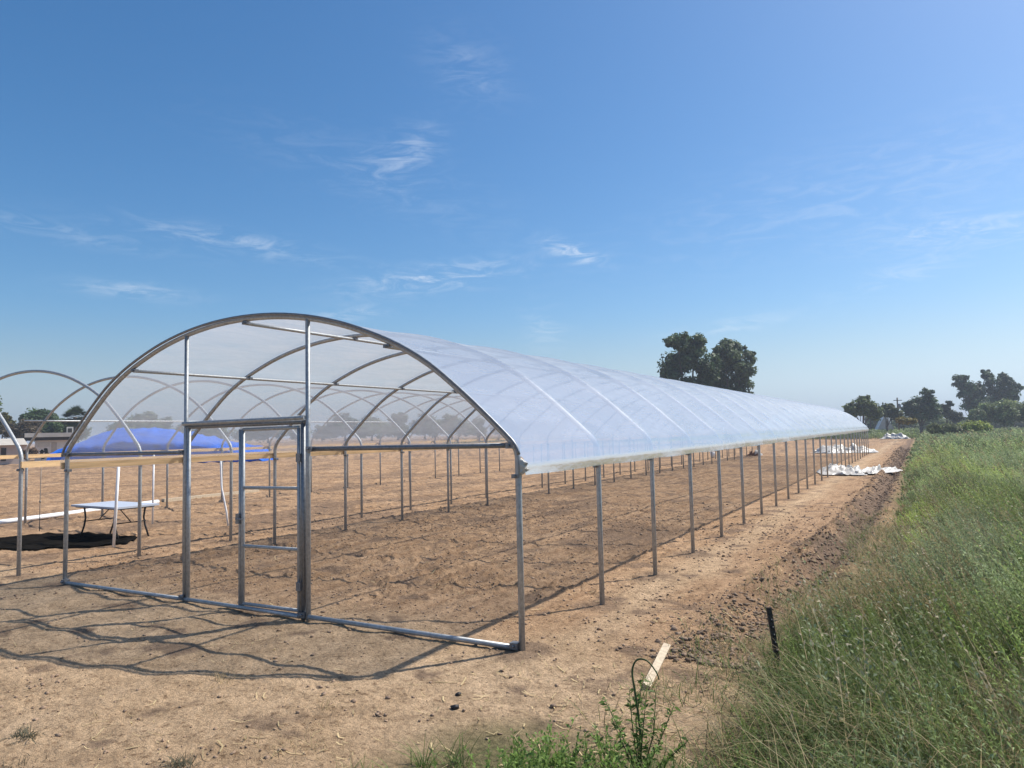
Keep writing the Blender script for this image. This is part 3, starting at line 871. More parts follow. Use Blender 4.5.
# lower scrubby trees closing the gaps behind the right-hand trees
for i, (px, d, hpx, wd) in enumerate([(843, 150, 12, 1.5), (878, 150, 13, 1.6), (902, 155, 11, 1.7), (934, 160, 13, 1.7), (957, 165, 12, 1.6), (985, 165, 14, 1.7), (1012, 170, 14, 1.7), (1040, 170, 16, 1.7)]):
    k = (i + 1) % 3; foot = at(px, 440, d); h_m = hpx / FPX * d + 1.9; s_ = h_m / [7.4, 6.6, 7.8][k]
    o = dup(made[k], (foot.x, foot.y, -.4), random.uniform(0, 6.28), 'low scrubby tree in the hazy row behind the pale tent and the taller right-hand trees', 'scrubby trees behind the right-hand trees', (s_ * wd, s_ * wd, s_))

# ------------------------------------------------------------------ houses, sheds, tent, utility pole
def frame_at(px, d, face=False):
    p = at(px, 440, d)
    if face:                                       # the front wall looks straight at the road side, where the photo was taken
        v = p - CAM
        return Vector((p.x, p.y, 0)), math.atan2(-v.x, v.y)
    return Vector((p.x, p.y, 0)), math.atan2(RT.y, RT.x)
def px_box(b, x0, x1, y0, y1, d, depth, cx, org, proud=0.0):
    """box whose front face fills the pixel rectangle at distance d; local x runs right, local y away"""
    s = d / FPX * .84
    z1 = at(x0, y0, d).z; z0 = max(0, at(x0, y1, d).z)
    lx0 = (x0 - cx) * s; lx1 = (x1 - cx) * s
    b.box(((lx0 + lx1) / 2, depth / 2 - proud, (z0 + z1) / 2), (lx1 - lx0, depth, z1 - z0))

def house_white():
    d = 72; cx = 48; o, rz = frame_at(cx, d, True)
    t = thing('low_house', 'low white house with flat pale roof and a cooler box on top', 'house', tuple(o), rz)
    b = MB(); px_box(b, 35, 78, 440.5, 470, d, 6, cx, o); b.build('wall', M['stucco'], t)
    b = MB(); px_box(b, 25, 80, 433.5, 437.6, d, 8.5, cx, o, 1.2); r_ = b.build('roof', M['roof'], t)
    b = MB(); px_box(b, 15, 79, 437.6, 441, d, 7.4, cx, o, .7); b.build('dark_band', M['dark'], t)  # dark band just below the roof edge
    b = MB(); px_box(b, 67, 74, 426.5, 433.4, d, .7, cx, o, -1.0); cb = b.build('cooler_box', M['metal_box'], r_)
    b = MB(); px_box(b, 68.2, 72.6, 428, 432.4, d, .04, cx, o, -.97); b.build('grille', M['dark'], r_)
    b = MB(); px_box(b, 51.5, 57, 442.5, 459, d, .06, cx, o, .05); b.build('door', M['door'], t)
    b = MB(); px_box(b, 38, 50, 443, 447, d, .06, cx, o, .04); b.build('window', M['metal_box'], t)
house_white()
def house_cream():
    d = 66; cx = 10; o, rz = frame_at(cx, d, True)
    t = thing('low_house', 'cream house with a tan roof and a dark doorway at the left edge', 'house', tuple(o), rz)
    b = MB(); px_box(b, -22, 27, 445, 472, d, 5, cx, o); b.build('wall', M['stucco_pink'], t)
    s = d / FPX * .84
    z0, z1 = at(0, 445.2, d).z, at(0, 438.6, d).z
    b = MB(); x0, x1 = (-25 - cx) * s, (28 - cx) * s; xr = (24 - cx) * s
    b.add([(x0, -.6, z0), (x1, -.6, z0), (x1, 5.6, z0), (x0, 5.6, z0), (x0 + .5, 2.5, z1), (xr, 2.5, z1)],
          [(0, 1, 5, 4), (2, 3, 4, 5), (1, 2, 5), (3, 0, 4), (3, 2, 1, 0)])
    b.build('roof', M['roof'], t)
    b = MB(); px_box(b, 1.5, 6.5, 448, 461, d, .06, cx, o, .05); b.build('door', M['dark'], t)
    b = MB(); px_box(b, -10, -3, 448, 454, d, .06, cx, o, .05); b.build('window', M['dark'], t)
house_cream()
px_tree('dry_shrub', 'brown leafless shrub between the cream house and the white house', 'bush', 30, 459, 63, [(26, 453, 5, 5), (33, 453, 5, 5)], leaf=.13, nclump=40, nleaf=50, base=(.15, .10, .07), trunk=0, seed=41, csize=.4)
for i, (px, h, lab) in enumerate(((42.5, 449, 'dark potted shrub, left of two, before the white house wall'), (46.5, 448, 'dark potted shrub, right of two, before the white house wall'))):
    px_tree('dark_shrub', lab, 'bush', px, 459, 64, [(px, h + 3, 1.5, 3.5), (px + .4, h + 7, 1.7, 3)], leaf=.10, nclump=12, nleaf=40, base=(.03, .035, .03), trunk=0, seed=43 + i, csize=.5)

def shed(label, x0, x1, ytop, d, h):
    cx = (x0 + x1) / 2; o, rz = frame_at(cx, d); s = d / FPX; w = (x1 - x0) * s; zt = at(cx, ytop, d).z
    t = thing('open_shed', label, 'shed', tuple(o), rz)
    for sx in (-1, 1):
        for yy in (.15, 2.0):
            b = MB(); b.box((sx * (w / 2 - .12), yy, (zt - .1) / 2), (.09, .09, zt - .12)); b.build('post', M['pole'], t)
    b = MB(); b.box((0, 1.1, zt), (w, 2.6, h)); b.build('roof', M['white_roof'], t)
shed('small shed with a flat white roof just left of the pale tent', 866, 877, 415.2, 140, .28)
shed('slightly bigger flat white shed roof just right of the pale tent', 897, 907.5, 414.3, 140, .36)

def tent():
    d = 132; o, rz = frame_at(886.5, d); s = d / FPX
    t = thing('pale_tent', 'pale grey ridge tent past the far end of the tunnel', 'tent', tuple(o), rz - .35)
    zt = at(886, 415.5, d).z; w = 20 * s / 2
    b = MB(); L = 4.8
    V = []; n = 7; m = 9
    for j in range(n):
        y = L * j / (n - 1)
        for i in range(m):
            f = i / (m - 1) * 2 - 1
            z = zt * (1 - abs(f) ** 1.15) - .10 * math.sin(j / (n - 1) * PI) * (1 - abs(f))
            V.append((f * w, y, z))
    F = [(j * m + i, j * m + i + 1, (j + 1) * m + i + 1, (j + 1) * m + i) for j in range(n - 1) for i in range(m - 1)]
    b.add(V, F); b.build('canopy', M['grey_tarp'], t)
    b = MB(); b.add([V[i] for i in range(m)], [tuple(range(m))]); b.build('end_flap', M['sheet_white'], t)
    b = MB(); b.tube([(0, -.03, 0), (0, -.03, zt + .1)], .04, 6); b.build('pole', M['pole'], t)
tent()

def utility_pole():
    d = 130; o, rz = frame_at(899.5, d); zt = at(899.5, 397.5, d).z
    t = thing('utility_pole', 'thin dark utility pole standing among the right-hand trees', 'utility pole', tuple(o), rz)
    b = MB(); b.tube([(0, 0, 0), (0, 0, zt)], [.17, .12], 8); b.build('shaft', M['pole'], t)
    b = MB(); b.box((0, -.15, zt - .5), (1.5, .12, .12)); b.build('crossarm', M['pole'], t)
    b = MB(); b.tube([(.25, -.25, zt - 2.0), (.25, -.25, zt - 1.1)], .22, 10); b.build('transformer', M['galv_dark'], t)
utility_pole()

# ------------------------------------------------------------------ weeds and grass
def weed_stems(P, H, nl, leaf, wid, col, seed, lean=(-.30, .12), bend=.3, stemw=.004):
    r = np.random.default_rng(seed); n = len(P)
    z0 = gheight(P[:, 0], P[:, 1])
    base = np.stack([P[:, 0], P[:, 1], z0 - .02], 1)
    az = r.random(n) * 2 * PI
    bd = np.stack([np.cos(az), np.sin(az)], 1) * (bend * r.random((n, 1))) + np.array(lean) * (.5 + r.random((n, 1)))
    def pos(t):   # t (n,k)
        x = base[:, 0:1] + H[:, None] * bd[:, 0:1] * t ** 1.7
        y = base[:, 1:2] + H[:, None] * bd[:, 1:2] * t ** 1.7
        z = base[:, 2:3] + H[:, None] * (t - .22 * (bd ** 2).sum(1)[:, None] * t ** 2)
        return np.stack([x, y, z], -1)
    # stems
    ts = np.tile(np.array([0, .35, .7, 1.0]), (n, 1)); S = pos(ts)
    a2 = r.random(n) * PI; wv = np.stack([np.cos(a2), np.sin(a2), 0 * a2], 1)[:, None, :] * (stemw * np.array([1, .9, .6, .25]))[None, :, None]
    SV = np.stack([S - wv, S + wv], 2).reshape(-1, 3)
    idx = (np.arange(n) * 8)[:, None, None]; q = (np.arange(3) * 2)[None, :, None]
    SF = (idx + q + np.array([0, 1, 3, 2])[None, None, :]).reshape(-1, 4)
    SC_ = np.repeat(col * np.array([1.1, 1.0, .85]), 8, 0)
    # leaves
    t = .12 + .88 * (np.arange(nl)[None, :] + r.random((n, nl))) / nl
    B = pos(t)
    la = np.arange(nl)[None, :] * 2.4 + r.random((n, 1)) * 6.28 + r.normal(0, .5, (n, nl))
    el = r.normal(.75, .38, (n, nl))
    d = np.stack([np.cos(la) * np.cos(el), np.sin(la) * np.cos(el), np.sin(el)], -1)
    d[..., 0] += lean[0] * .6; d[..., 1] += lean[1] * .6
    L = leaf * (1.15 - .65 * t) * (.6 + .8 * r.random((n, nl)))
    L = L * (H / H.mean())[:, None] ** .4
    side = np.cross(d, np.array([0, 0, 1.0]) + .55 * r.normal(size=(n, nl, 3))); side /= np.linalg.norm(side, axis=-1, keepdims=True) + 1e-6
    tip = B + d * L[..., None]; mid = B + d * (L * .45)[..., None]; mid[..., 2] += .06 * L
    tip[..., 2] -= .12 * L
    w = (wid * (.7 + .6 * r.random((n, nl))))[..., None] * side * .5
    LV = np.stack([B, mid + w, tip, mid - w], 2).reshape(-1, 3)
    LF = np.arange(n * nl * 4).reshape(-1, 4) + len(SV)
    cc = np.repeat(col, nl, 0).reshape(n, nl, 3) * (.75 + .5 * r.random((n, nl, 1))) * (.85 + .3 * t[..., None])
    LC = np.repeat(cc.reshape(-1, 3), 4, 0)
    return np.concatenate([SV, LV]), np.concatenate([SF, LF]), np.concatenate([SC_, LC])


def blades(P, L, wid, col, seed, bend=.7, seg=4, lean=(-.1, .05), spread=.5, zoff=0):
    r = np.random.default_rng(seed); n = len(P)
    z0 = gheight(P[:, 0], P[:, 1]) + zoff
    az = r.random(n) * 2 * PI; tilt = spread * r.random(n)
    dirh = np.stack([np.cos(az), np.sin(az)], 1)
    t = np.linspace(0, 1, seg + 1)[None, :]
    bb = (bend * (.4 + 1.0 * r.random(n)))[:, None]
    out = (np.sin(tilt)[:, None] * t + .6 * bb * t ** 2) * L[:, None]
    up = (np.cos(tilt)[:, None] * t - .38 * bb ** 1.3 * t ** 2.4) * L[:, None]
    x = P[:, 0:1] + dirh[:, 0:1] * out + lean[0] * L[:, None] * t ** 1.5
    y = P[:, 1:2] + dirh[:, 1:2] * out + lean[1] * L[:, None] * t ** 1.5
    z = np.maximum(z0[:, None] - .015 + up, z0[:, None] - .015)
    C = np.stack([x, y, z], -1)
    a2 = az + PI / 2 + r.normal(0, .5, n)
    sv = np.stack([np.cos(a2), np.sin(a2), 0 * a2], 1)[:, None, :]
    wp = wid[:, None] * np.array([.8, 1, .85, .55, .08])[None, :seg + 1] * .5 if seg == 4 else wid[:, None] * np.linspace(1, .08, seg + 1)[None] * .5
    V = np.stack([C - sv * wp[..., None], C + sv * wp[..., None]], 2).reshape(-1, 3)
    k = 2 * (seg + 1)
    F = ((np.arange(n) * k)[:, None, None] + (np.arange(seg) * 2)[None, :, None] + np.array([0, 1, 3, 2])[None, None, :]).reshape(-1, 4)
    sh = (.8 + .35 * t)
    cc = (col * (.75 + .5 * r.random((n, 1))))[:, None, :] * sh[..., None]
    return V, F, np.repeat(cc.reshape(-1, 3), 2, 0)


def join_np(parts):
    V = []; F = []; C = []; o = 0
    for v, f, c in parts:
        V.append(v); F.append(f + o); C.append(c); o += len(v)
    return np.concatenate(V), np.concatenate(F), np.concatenate(C)


def scatter(n, x0, x1, y0, y1, r):
    return np.stack([x0 + (x1 - x0) * r.random(n), y0 + (y1 - y0) * r.random(n)], 1)


def clumped(P, fx, seed, lo, hi):
    return P[rng.random(len(P)) < smooth(lo, hi, fbm(P[:, 0] * fx, P[:, 1] * fx, seed, 3))]


GREEN = np.array([.155, .210, .060]); LUSH = np.array([.135, .205, .052]); GREY = np.array([.185, .225, .125]); TAN = np.array([.42, .33, .18]); YEL = np.array([.26, .31, .06])


def weed_col(P, r):
    n = len(P)
    a = fbm(P[:, 0] * .55, P[:, 1] * .22, 71, 3)[:, None]
    c = GREEN + (GREY - GREEN) * smooth(.35, .65, a) * (.5 + .6 * r.random((n, 1)))
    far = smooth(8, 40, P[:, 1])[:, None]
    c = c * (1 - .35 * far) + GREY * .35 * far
    for (cx, cy, sx, sy) in ((3.05, 11.6, .55, 2.4), (4.2, 17.5, .7, 3.0), (5.1, 17.0, .35, 1.8), (2.9, 7.2, .35, .9), (3.4, 30, .8, 5), (3.9, 9.5, .5, .8)):
        m = np.exp(-(((P[:, 0] - cx) / sx) ** 2 + ((P[:, 1] - cy) / sy) ** 2))[:, None]
        c = c * (1 - .6 * m) + YEL * .6 * m
    ln = fbm(P[:, 0] * 1.3, P[:, 1] * 1.3, 74, 3)[:, None]
    c = c * (.55 + 1.45 * smooth(.2, .8, ln))
    return c


def field():
    r = np.random.default_rng(5); parts = []
    def band(n, y0, y1, wide, hmul, nl, leaf, wid, sw, seed):
        Y = y0 + (y1 - y0) * r.random(n) ** 1.0
        X0 = weed_edge(Y) + .1
        X = X0 + r.random(n) ** .85 * (wide + .16 * (Y - y0 if False else Y + 6) * .9)
        P = np.stack([X, Y], 1)
        into = smooth(.0, 1.5, X - X0 + .8 * (fbm(X * 1.5, Y * 1.2, 77, 3) - .5))
        h = (.10 + .50 * into + .75 * into * (fbm(X * 1.2, Y * .9, 76, 3) - .4)) * (.65 + .6 * r.random(n)) * hmul
        # the strip along the ridge between the front grass and the yellow patch is thin and dry
        thin = smooth(11, 8.5, Y) * smooth(1.2, 2.2, Y) * smooth(1.1, .15, X - X0 + .5 * (fbm(X * 2, Y * 1.2, 75, 3) - .5))
        keep = (r.random(n) > .72 * thin) & (r.random(n) < .35 + .65 * smooth(.3, .55, fbm(X * 1.6, Y * 1.1, 78, 3)))
        P = P[keep]; h = h[keep]; thin = thin[keep]
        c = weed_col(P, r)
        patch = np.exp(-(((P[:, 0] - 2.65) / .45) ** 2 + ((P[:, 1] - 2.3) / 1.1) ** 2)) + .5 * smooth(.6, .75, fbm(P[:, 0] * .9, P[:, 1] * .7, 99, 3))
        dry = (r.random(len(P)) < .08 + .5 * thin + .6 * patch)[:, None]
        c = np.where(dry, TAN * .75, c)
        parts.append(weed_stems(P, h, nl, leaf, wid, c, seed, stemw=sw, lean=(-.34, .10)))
    band(5600, .9, 6.5, 2.2, 1.0, 40, .052, .0075, .003, 201)
    band(8600, 6.5, 15, 2.6, 1.0, 32, .066, .0095, .0035, 202)
    band(9500, 15, 34, 3.2, 1.05, 24, .11, .018, .005, 203)
    band(9000, 34, 75, 5, 1.1, 13, .24, .045, .012, 204)
    band(8000, 75, 150, 11, 1.15, 12, .42, .09, .02, 205)
    # seed heads and tall single stems that stand out of the mass
    Y = -1.2 + 22 * r.random(1500) ** 1.4; X = weed_edge(Y) + .5 + r.random(1500) * (2.4 + .15 * (Y + 6)); P = np.stack([X, Y], 1)
    c = np.where(r.random((1500, 1)) < .25, np.array([.42, .37, .26]), GREY * 1.15)
    parts.append(weed_stems(P, .45 + .45 * r.random(1500), 9, .05, .016, c * (.8 + .5 * r.random((1500, 1))), 230, stemw=.003, bend=.5))
    # beyond the end of the tunnel the weeds close right across
    for (n, y0, y1, nl, lf, wd) in ((4000, 99, 120, 10, .42, .09), (6000, 118, 190, 9, .7, .16)):
        Y = y0 + (y1 - y0) * r.random(n); X = -75 + (75 + 2.6) * r.random(n) ** .6
        kp = (Y > 98 + 10 * fbm(X * .12, X * 0, 79, 2)); P = np.stack([X, Y], 1)[kp]
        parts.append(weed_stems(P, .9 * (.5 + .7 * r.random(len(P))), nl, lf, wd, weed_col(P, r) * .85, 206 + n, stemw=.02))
    V, F, C = join_np(parts)
    tag(np_mesh('weeds', V, F, M['weed'], C), 'feathery grey-green weeds covering the ground right of the dark soil ridge', 'weeds', kind='stuff')
field()


def near_grass():
    r = np.random.default_rng(6); parts = []
    # dense green grass in the right foreground
    P = scatter(52000, 1.2, 6.2, -3.6, 2.6, r)
    e = weed_edge(P[:, 1])
    bot = smooth(-1.45, -2.1, P[:, 1] + .25 * (fbm(P[:, 0] * 2, P[:, 0] * 0, 83, 2) - .5)) * smooth(1.5, 1.8, P[:, 0])
    pr = np.maximum(smooth(-.05, .35, P[:, 0] - e), bot) * (.25 + .9 * smooth(.3, .62, fbm(P[:, 0] * 2.6, P[:, 1] * 2.6, 81, 3)))
    P = P[r.random(len(P)) < pr]
    n = len(P)
    L = (.14 + .26 * fbm(P[:, 0] * 1.5, P[:, 1] * 1.5, 82, 3) + .22 * smooth(.2, 1.4, P[:, 0] - weed_edge(P[:, 1]))) * (.6 + .7 * r.random(n))
    c = np.where((r.random((n, 1)) < .5), LUSH, GREEN * 1.1) * (.7 + .5 * fbm(P[:, 0] * 2, P[:, 1] * 2, 84, 3)[:, None])
    dr = smooth(.52, .68, fbm(P[:, 0] * 1.1 + 3, P[:, 1] * 1.1, 85, 3))
    dr = np.maximum(dr * .6, .75 * np.exp(-(((P[:, 0] - 2.55) / .35) ** 2 + ((P[:, 1] - 2.0) / .7) ** 2)))
    dr = np.maximum(dr, .6 * smooth(3.0, 3.6, P[:, 0]) * smooth(.6, -.6, P[:, 1]))
    dry = r.random(n) < .06 + dr
    c[dry] = TAN * (.55 + .5 * r.random((dry.sum(), 1)))
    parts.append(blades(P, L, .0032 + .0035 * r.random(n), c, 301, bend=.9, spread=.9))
    # thin leafy weeds standing through it
    P = scatter(3800, 1.9, 6.0, -3.2, 2.4, r); P = P[P[:, 0] > weed_edge(P[:, 1]) + .25]; P = clumped(P, 1.7, 86, .34, .58)
    n = len(P); h = (.22 + .5 * smooth(.2, 2.0, P[:, 0] - weed_edge(P[:, 1]))) * (.5 + .8 * r.random(n))
    parts.append(weed_stems(P, h, 36, .045, .0075, weed_col(P, r), 302, stemw=.0025))
    # a few tall weeds beyond the right edge of the picture throw shade on the corner
    P = scatter(420, 4.0, 5.6, -.6, 1.4, r); n = len(P)
    parts.append(weed_stems(P, .9 + .45 * r.random(n), 46, .06, .010, weed_col(P, r), 305, stemw=.004))
    # long dry stalks, bent over, at the lower right
    P = scatter(2600, 2.4, 5.4, -3.0, 1.6, r); P = clumped(P, 1.3, 87, .34, .56)
    n = len(P); L = .45 + .5 * r.random(n)
    parts.append(blades(P, L, .003 + .0025 * r.random(n), np.tile(TAN * 1.05, (n, 1)), 303, bend=1.3, spread=1.0))
    V, F, C = join_np(parts)
    tag(np_mesh('grass', V, F, M['weed'], C), 'tangled green and dry grass filling the lower right corner', 'grass', kind='stuff')
    # sparse grass along the ridge and among the clods
    P = scatter(26000, 1.0, 3.0, -1.4, 12, r); X0 = weed_edge(P[:, 1])
    pr = smooth(.95, .1, np.abs(P[:, 0] - X0)) * smooth(.38, .62, fbm(P[:, 0] * 3, P[:, 1] * 2.2, 88, 3))
    P = P[r.random(len(P)) < pr * .8]; n = len(P)
    L = .05 + .22 * r.random(n) ** 1.5
    c = np.where(r.random((n, 1)) < .5, TAN * .75, GREEN * .95)
    v1 = blades(P, L, .004 + .003 * r.random(n), c, 304, bend=.8, spread=1.0)
    V, F, C = join_np([v1])
    tag(np_mesh('ridge_grass', V, F, M['weed'], C), 'sparse short grass along the crumbly soil ridge', 'grass', kind='stuff')
near_grass()


def bottom_weeds():
    r = np.random.default_rng(9); parts = []
    P = scatter(1100, .2, 2.0, -3.1, -1.5, r)
    lim = -2.36 + .5 * (P[:, 0] - .59) + .16 * (fbm(P[:, 0] * 4.1, P[:, 0] * 0 + 1, 91, 3) - .4)
    P = P[(P[:, 1] < lim) & (P[:, 1] > lim - .6) & (r.random(len(P)) < .12 + .88 * smooth(.85, 1.2, P[:, 0]))]; n = len(P)
    h = (.06 + .16 * smooth(.95, 1.3, P[:, 0]) * smooth(1.95, 1.7, P[:, 0]) + .13 * fbm(P[:, 0] * 2.5, P[:, 1] * 2.5, 92, 3)) * (.6 + .8 * r.random(n))
    c = LUSH * (.9 + .7 * r.random((n, 1)))
    parts.append(weed_stems(P, h, 26, .042, .013, c, 311, lean=(-.05, .05), bend=.8, stemw=.003))
    P = scatter(1500, .2, 2.0, -3.1, -1.5, r); P = P[P[:, 1] < -2.25 + .5 * (P[:, 0] - .59)]; P = clumped(P, 3.0, 93, .42, .6); n = len(P)
    parts.append(blades(P, .08 + .16 * r.random(n), .004 + .003 * r.random(n), np.where(r.random((n, 1)) < .3, TAN * .8, LUSH), 312, bend=.9, spread=1.0))
    V, F, C = join_np(parts)
    tag(np_mesh('broadleaf_weeds', V, F, M['weed'], C), 'low broad-leaved green weeds along the bottom edge of the bare soil', 'weeds', kind='stuff')
bottom_weeds()


# the tall leafy weed by the plank: stems and leaves of its own
def tall_weed():
    q = gp(640, 776)
    t = None
    t = thing('tall_weed', 'tall leafy green weed with one arched bare stem beside the short plank', 'plant', (q.x, q.y, gz(q.x, q.y)))
    r = np.random.default_rng(17)
    b = MB()
    sp = smooth_curve([(0, 0, 0), (.005, .01, .2), (-.02, .02, .38), (-.035, .03, .47), (-.01, .035, .525), (.045, .03, .53), (.09, .03, .485), (.105, .03, .45)], 4)
    b.tube(sp, list(np.linspace(.007, .003, len(sp))), 7)
    ends = [((.02, 0, 0), (.10, .05, .18), (.17, .06, .34)), ((-.02, .01, 0), (-.09, .0, .14), (-.15, .02, .24)), ((.0, 0, 0), (.03, -.03, .2), (.05, -.02, .36)), ((0, 0, 0), (-.05, .05, .2), (-.07, .07, .38)),
            ((.02, 0, 0), (.16, -.02, .12), (.26, -.02, .22)), ((-.02, 0, 0), (-.16, .0, .08), (-.27, .0, .15)),
            ((0, 0, 0), (-.02, .02, .25), (.02, .05, .45)), ((.01, 0, 0), (.07, .02, .2), (.09, .03, .42)), ((0, 0, 0), (-.10, .03, .16), (-.20, .05, .31))]
    for e in ends: b.tube(e, [.004, .003, .0015], 6)
    M['stem'] = simple_mat('green_stem', (.07, .10, .03), rough=.6, var=.2)
    b.build('stem', M['stem'], t)
    V = []; F = []; C = []
    for e in ends + [((0, 0, 0), (.005, .01, .2), (-.02, .02, .36))]:
        e = [np.array(p) for p in e]
        for k in range(64):
            f = .1 + .9 * r.random()
            p = e[0] * (1 - f) ** 2 + 2 * e[1] * f * (1 - f) + e[2] * f * f
            az = r.random() * 6.28; el = r.uniform(-.3, 1.0)
            d = np.array([math.cos(az) * math.cos(el), math.sin(az) * math.cos(el), math.sin(el)])
            s = np.cross(d, r.normal(size=3)); s /= np.linalg.norm(s)
            L = r.uniform(.016, .048); w = L * .17
            o = len(V); V += [p, p + d * L * .45 + s * w, p + d * L - np.array([0, 0, .15 * L]), p + d * L * .45 - s * w]; F.append((o, o + 1, o + 2, o + 3))
            C += [LUSH * r.uniform(.7, 1.7)] * 4
    np_mesh('leaves', np.array(V), np.array(F), M['weed'], np.array(C), parent=t)
    t.scale = (1.12, 1.12, 1.18)
tall_weed()


# single tufts on the bare soil in the left foreground
def tuft(name, label, cat, px, py, n, L, wid, col, seed, spread=1.2, lat=.1):
    q = gp(px, py); r = np.random.default_rng(seed)
    P = np.stack([q.x + r.normal(0, lat, n), q.y + r.normal(0, lat * .7, n)], 1)
    c = np.tile(np.array(col), (n, 1)) * (.7 + .6 * r.random((n, 1)))
    V, F, C = blades(P, L * (.5 + r.random(n)), np.full(n, wid), c, seed, bend=1.0, spread=spread)
    V = V - np.array([q.x, q.y, 0])
    o = np_mesh(name, V, F, M['weed'], C, loc=(q.x, q.y, 0)); return tag(o, label, cat)
tuft('dry_tuft', 'straw-coloured dry tuft on the bare soil in front of the door', 'grass tuft', 224, 678, 60, .11, .004, TAN, 401, lat=.09)
tuft('low_weed', 'small grey-green weed lying flat near the lower left corner', 'weed', 26, 736, 130, .07, .006, (.13, .125, .08), 402, lat=.055)
tuft('low_weed', 'grey weed tuft at the bottom edge left of centre', 'weed', 178, 764, 160, .08, .006, (.14, .13, .085), 403, lat=.055)
tuft('withered_tuft', 'withered weed at the very lower left of the soil', 'weed', 12, 764, 90, .06, .006, (.17, .14, .09), 404, lat=.09)
tuft('dry_tuft', 'thin pale dry stalks standing on the soil left of the green weeds', 'grass tuft', 325, 706, 22, .13, .004, TAN * 1.1, 405, spread=.9, lat=.03)
tuft('dry_tuft', 'loose straw-coloured tuft beside the green weeds at the bottom', 'grass tuft', 300, 745, 70, .11, .004, TAN, 406, lat=.14)
tuft('grass_tuft', 'upright green grass tuft, left one at the bottom edge of the soil', 'grass tuft', 424, 766, 40, .16, .006, LUSH, 407, spread=.6, lat=.03)
tuft('grass_tuft', 'upright green grass tuft, right one at the bottom edge of the soil', 'grass tuft', 458, 764, 45, .17, .006, LUSH * .9, 408, spread=.7, lat=.04)


# ------------------------------------------------------------------ loose soil: clods, straw
def ico():
    import bmesh
    bm = bmesh.new(); bmesh.ops.create_icosphere(bm, subdivisions=1, radius=1.0)
    V = np.array([v.co[:] for v in bm.verts]); F = np.array([[v.index for v in f.verts] for f in bm.faces]); bm.free(); return V, F
IV, IF = ico()


def lumps(name, label, cat, P, S, mat, seed, sink=.25):
    r = np.random.default_rng(seed); n = len(P)
    z0 = gheight(P[:, 0], P[:, 1])
    a = r.random(n) * 6.28; ca, sa = np.cos(a), np.sin(a)
    rad = 1 + 1.2 * (r.random((n, len(IV), 1)) - .5)
    V = IV[None] * rad * S[:, None, None] * np.stack([.7 + .7 * r.random(n), .7 + .7 * r.random(n), .45 + .4 * r.random(n)], 1)[:, None, :]
    x = V[..., 0] * ca[:, None] - V[..., 1] * sa[:, None]; y = V[..., 0] * sa[:, None] + V[..., 1] * ca[:, None]
    V = np.stack([x + P[:, 0:1], y + P[:, 1:2], V[..., 2] + (z0 + S * sink)[:, None]], -1).reshape(-1, 3)
    F = (np.arange(n) * len(IV))[:, None, None] + IF[None]
    return tag(np_mesh(name, V, F.reshape(-1, 3), mat), label, cat, kind='stuff')


r_ = np.random.default_rng(21)
Y = .3 + 60 * r_.random(13000) ** 1.7
X = berm_mid(Y) + r_.normal(0, .27, len(Y))
S = (.005 + .024 * r_.random(len(Y)) ** 4) * (1 + Y / 60)
kp = r_.random(len(Y)) < .35 + smooth(.42, .62, fbm(X * 3, Y * 1.5, 97, 3)); X = X[kp]; Y = Y[kp]; S = S[kp]
lumps('soil_clods', 'dark crumbly soil clods along the ridge beside the weeds', 'soil', np.stack([X, Y], 1), S, M['clod'], 22)
P = scatter(60000, -9, 1.7, -3.6, 15, r_)
P = P[r_.random(len(P)) < smooth(15, 7, P[:, 1]) * (.08 + .5 * smooth(-.3, 1.0, P[:, 1]) * smooth(.30, .6, fbm(P[:, 0] * 2.1, P[:, 1] * 1.3, 96, 3)) + .6 * smooth(.48, .7, fbm(P[:, 0] * 1.2, P[:, 1] * 1.2, 95, 3)))]
S = (.003 + .016 * r_.random(len(P)) ** 5) * (1 + np.maximum(P[:, 1], 0) / 30)
M['crumb'] = simple_mat('soil_crumbs', (.31, .215, .145), rough=.95, var=.4, scale=3, bump=.5, bscale=40)
lumps('soil_crumbs', 'small crumbs of soil scattered over the bare ground', 'soil', P, S, M['crumb'], 24)
for i, (px, py, s, lab) in enumerate(((458, 694, .022, 'small black lump on the soil below the corner post'), (455, 707, .028, 'flat black lump just below a smaller black lump on the soil'),
                                      (388, 697, .02, 'dark clod on bare soil left of the two black lumps'), (553, 707, .025, 'dark clod among dry stalks left of the tall weed'))):
    q = gp(px, py); rr = np.random.default_rng(600 + i)
    V = IV * (1 + .6 * (rr.random((len(IV), 1)) - .5)) * np.array([s * 1.2, s, s * .7])
    tag(np_mesh('dark_clod', V, IF, M['black'] if i < 2 else M['clod'], loc=(q.x, q.y, gz(q.x, q.y) + s * .35)), lab, 'clod')


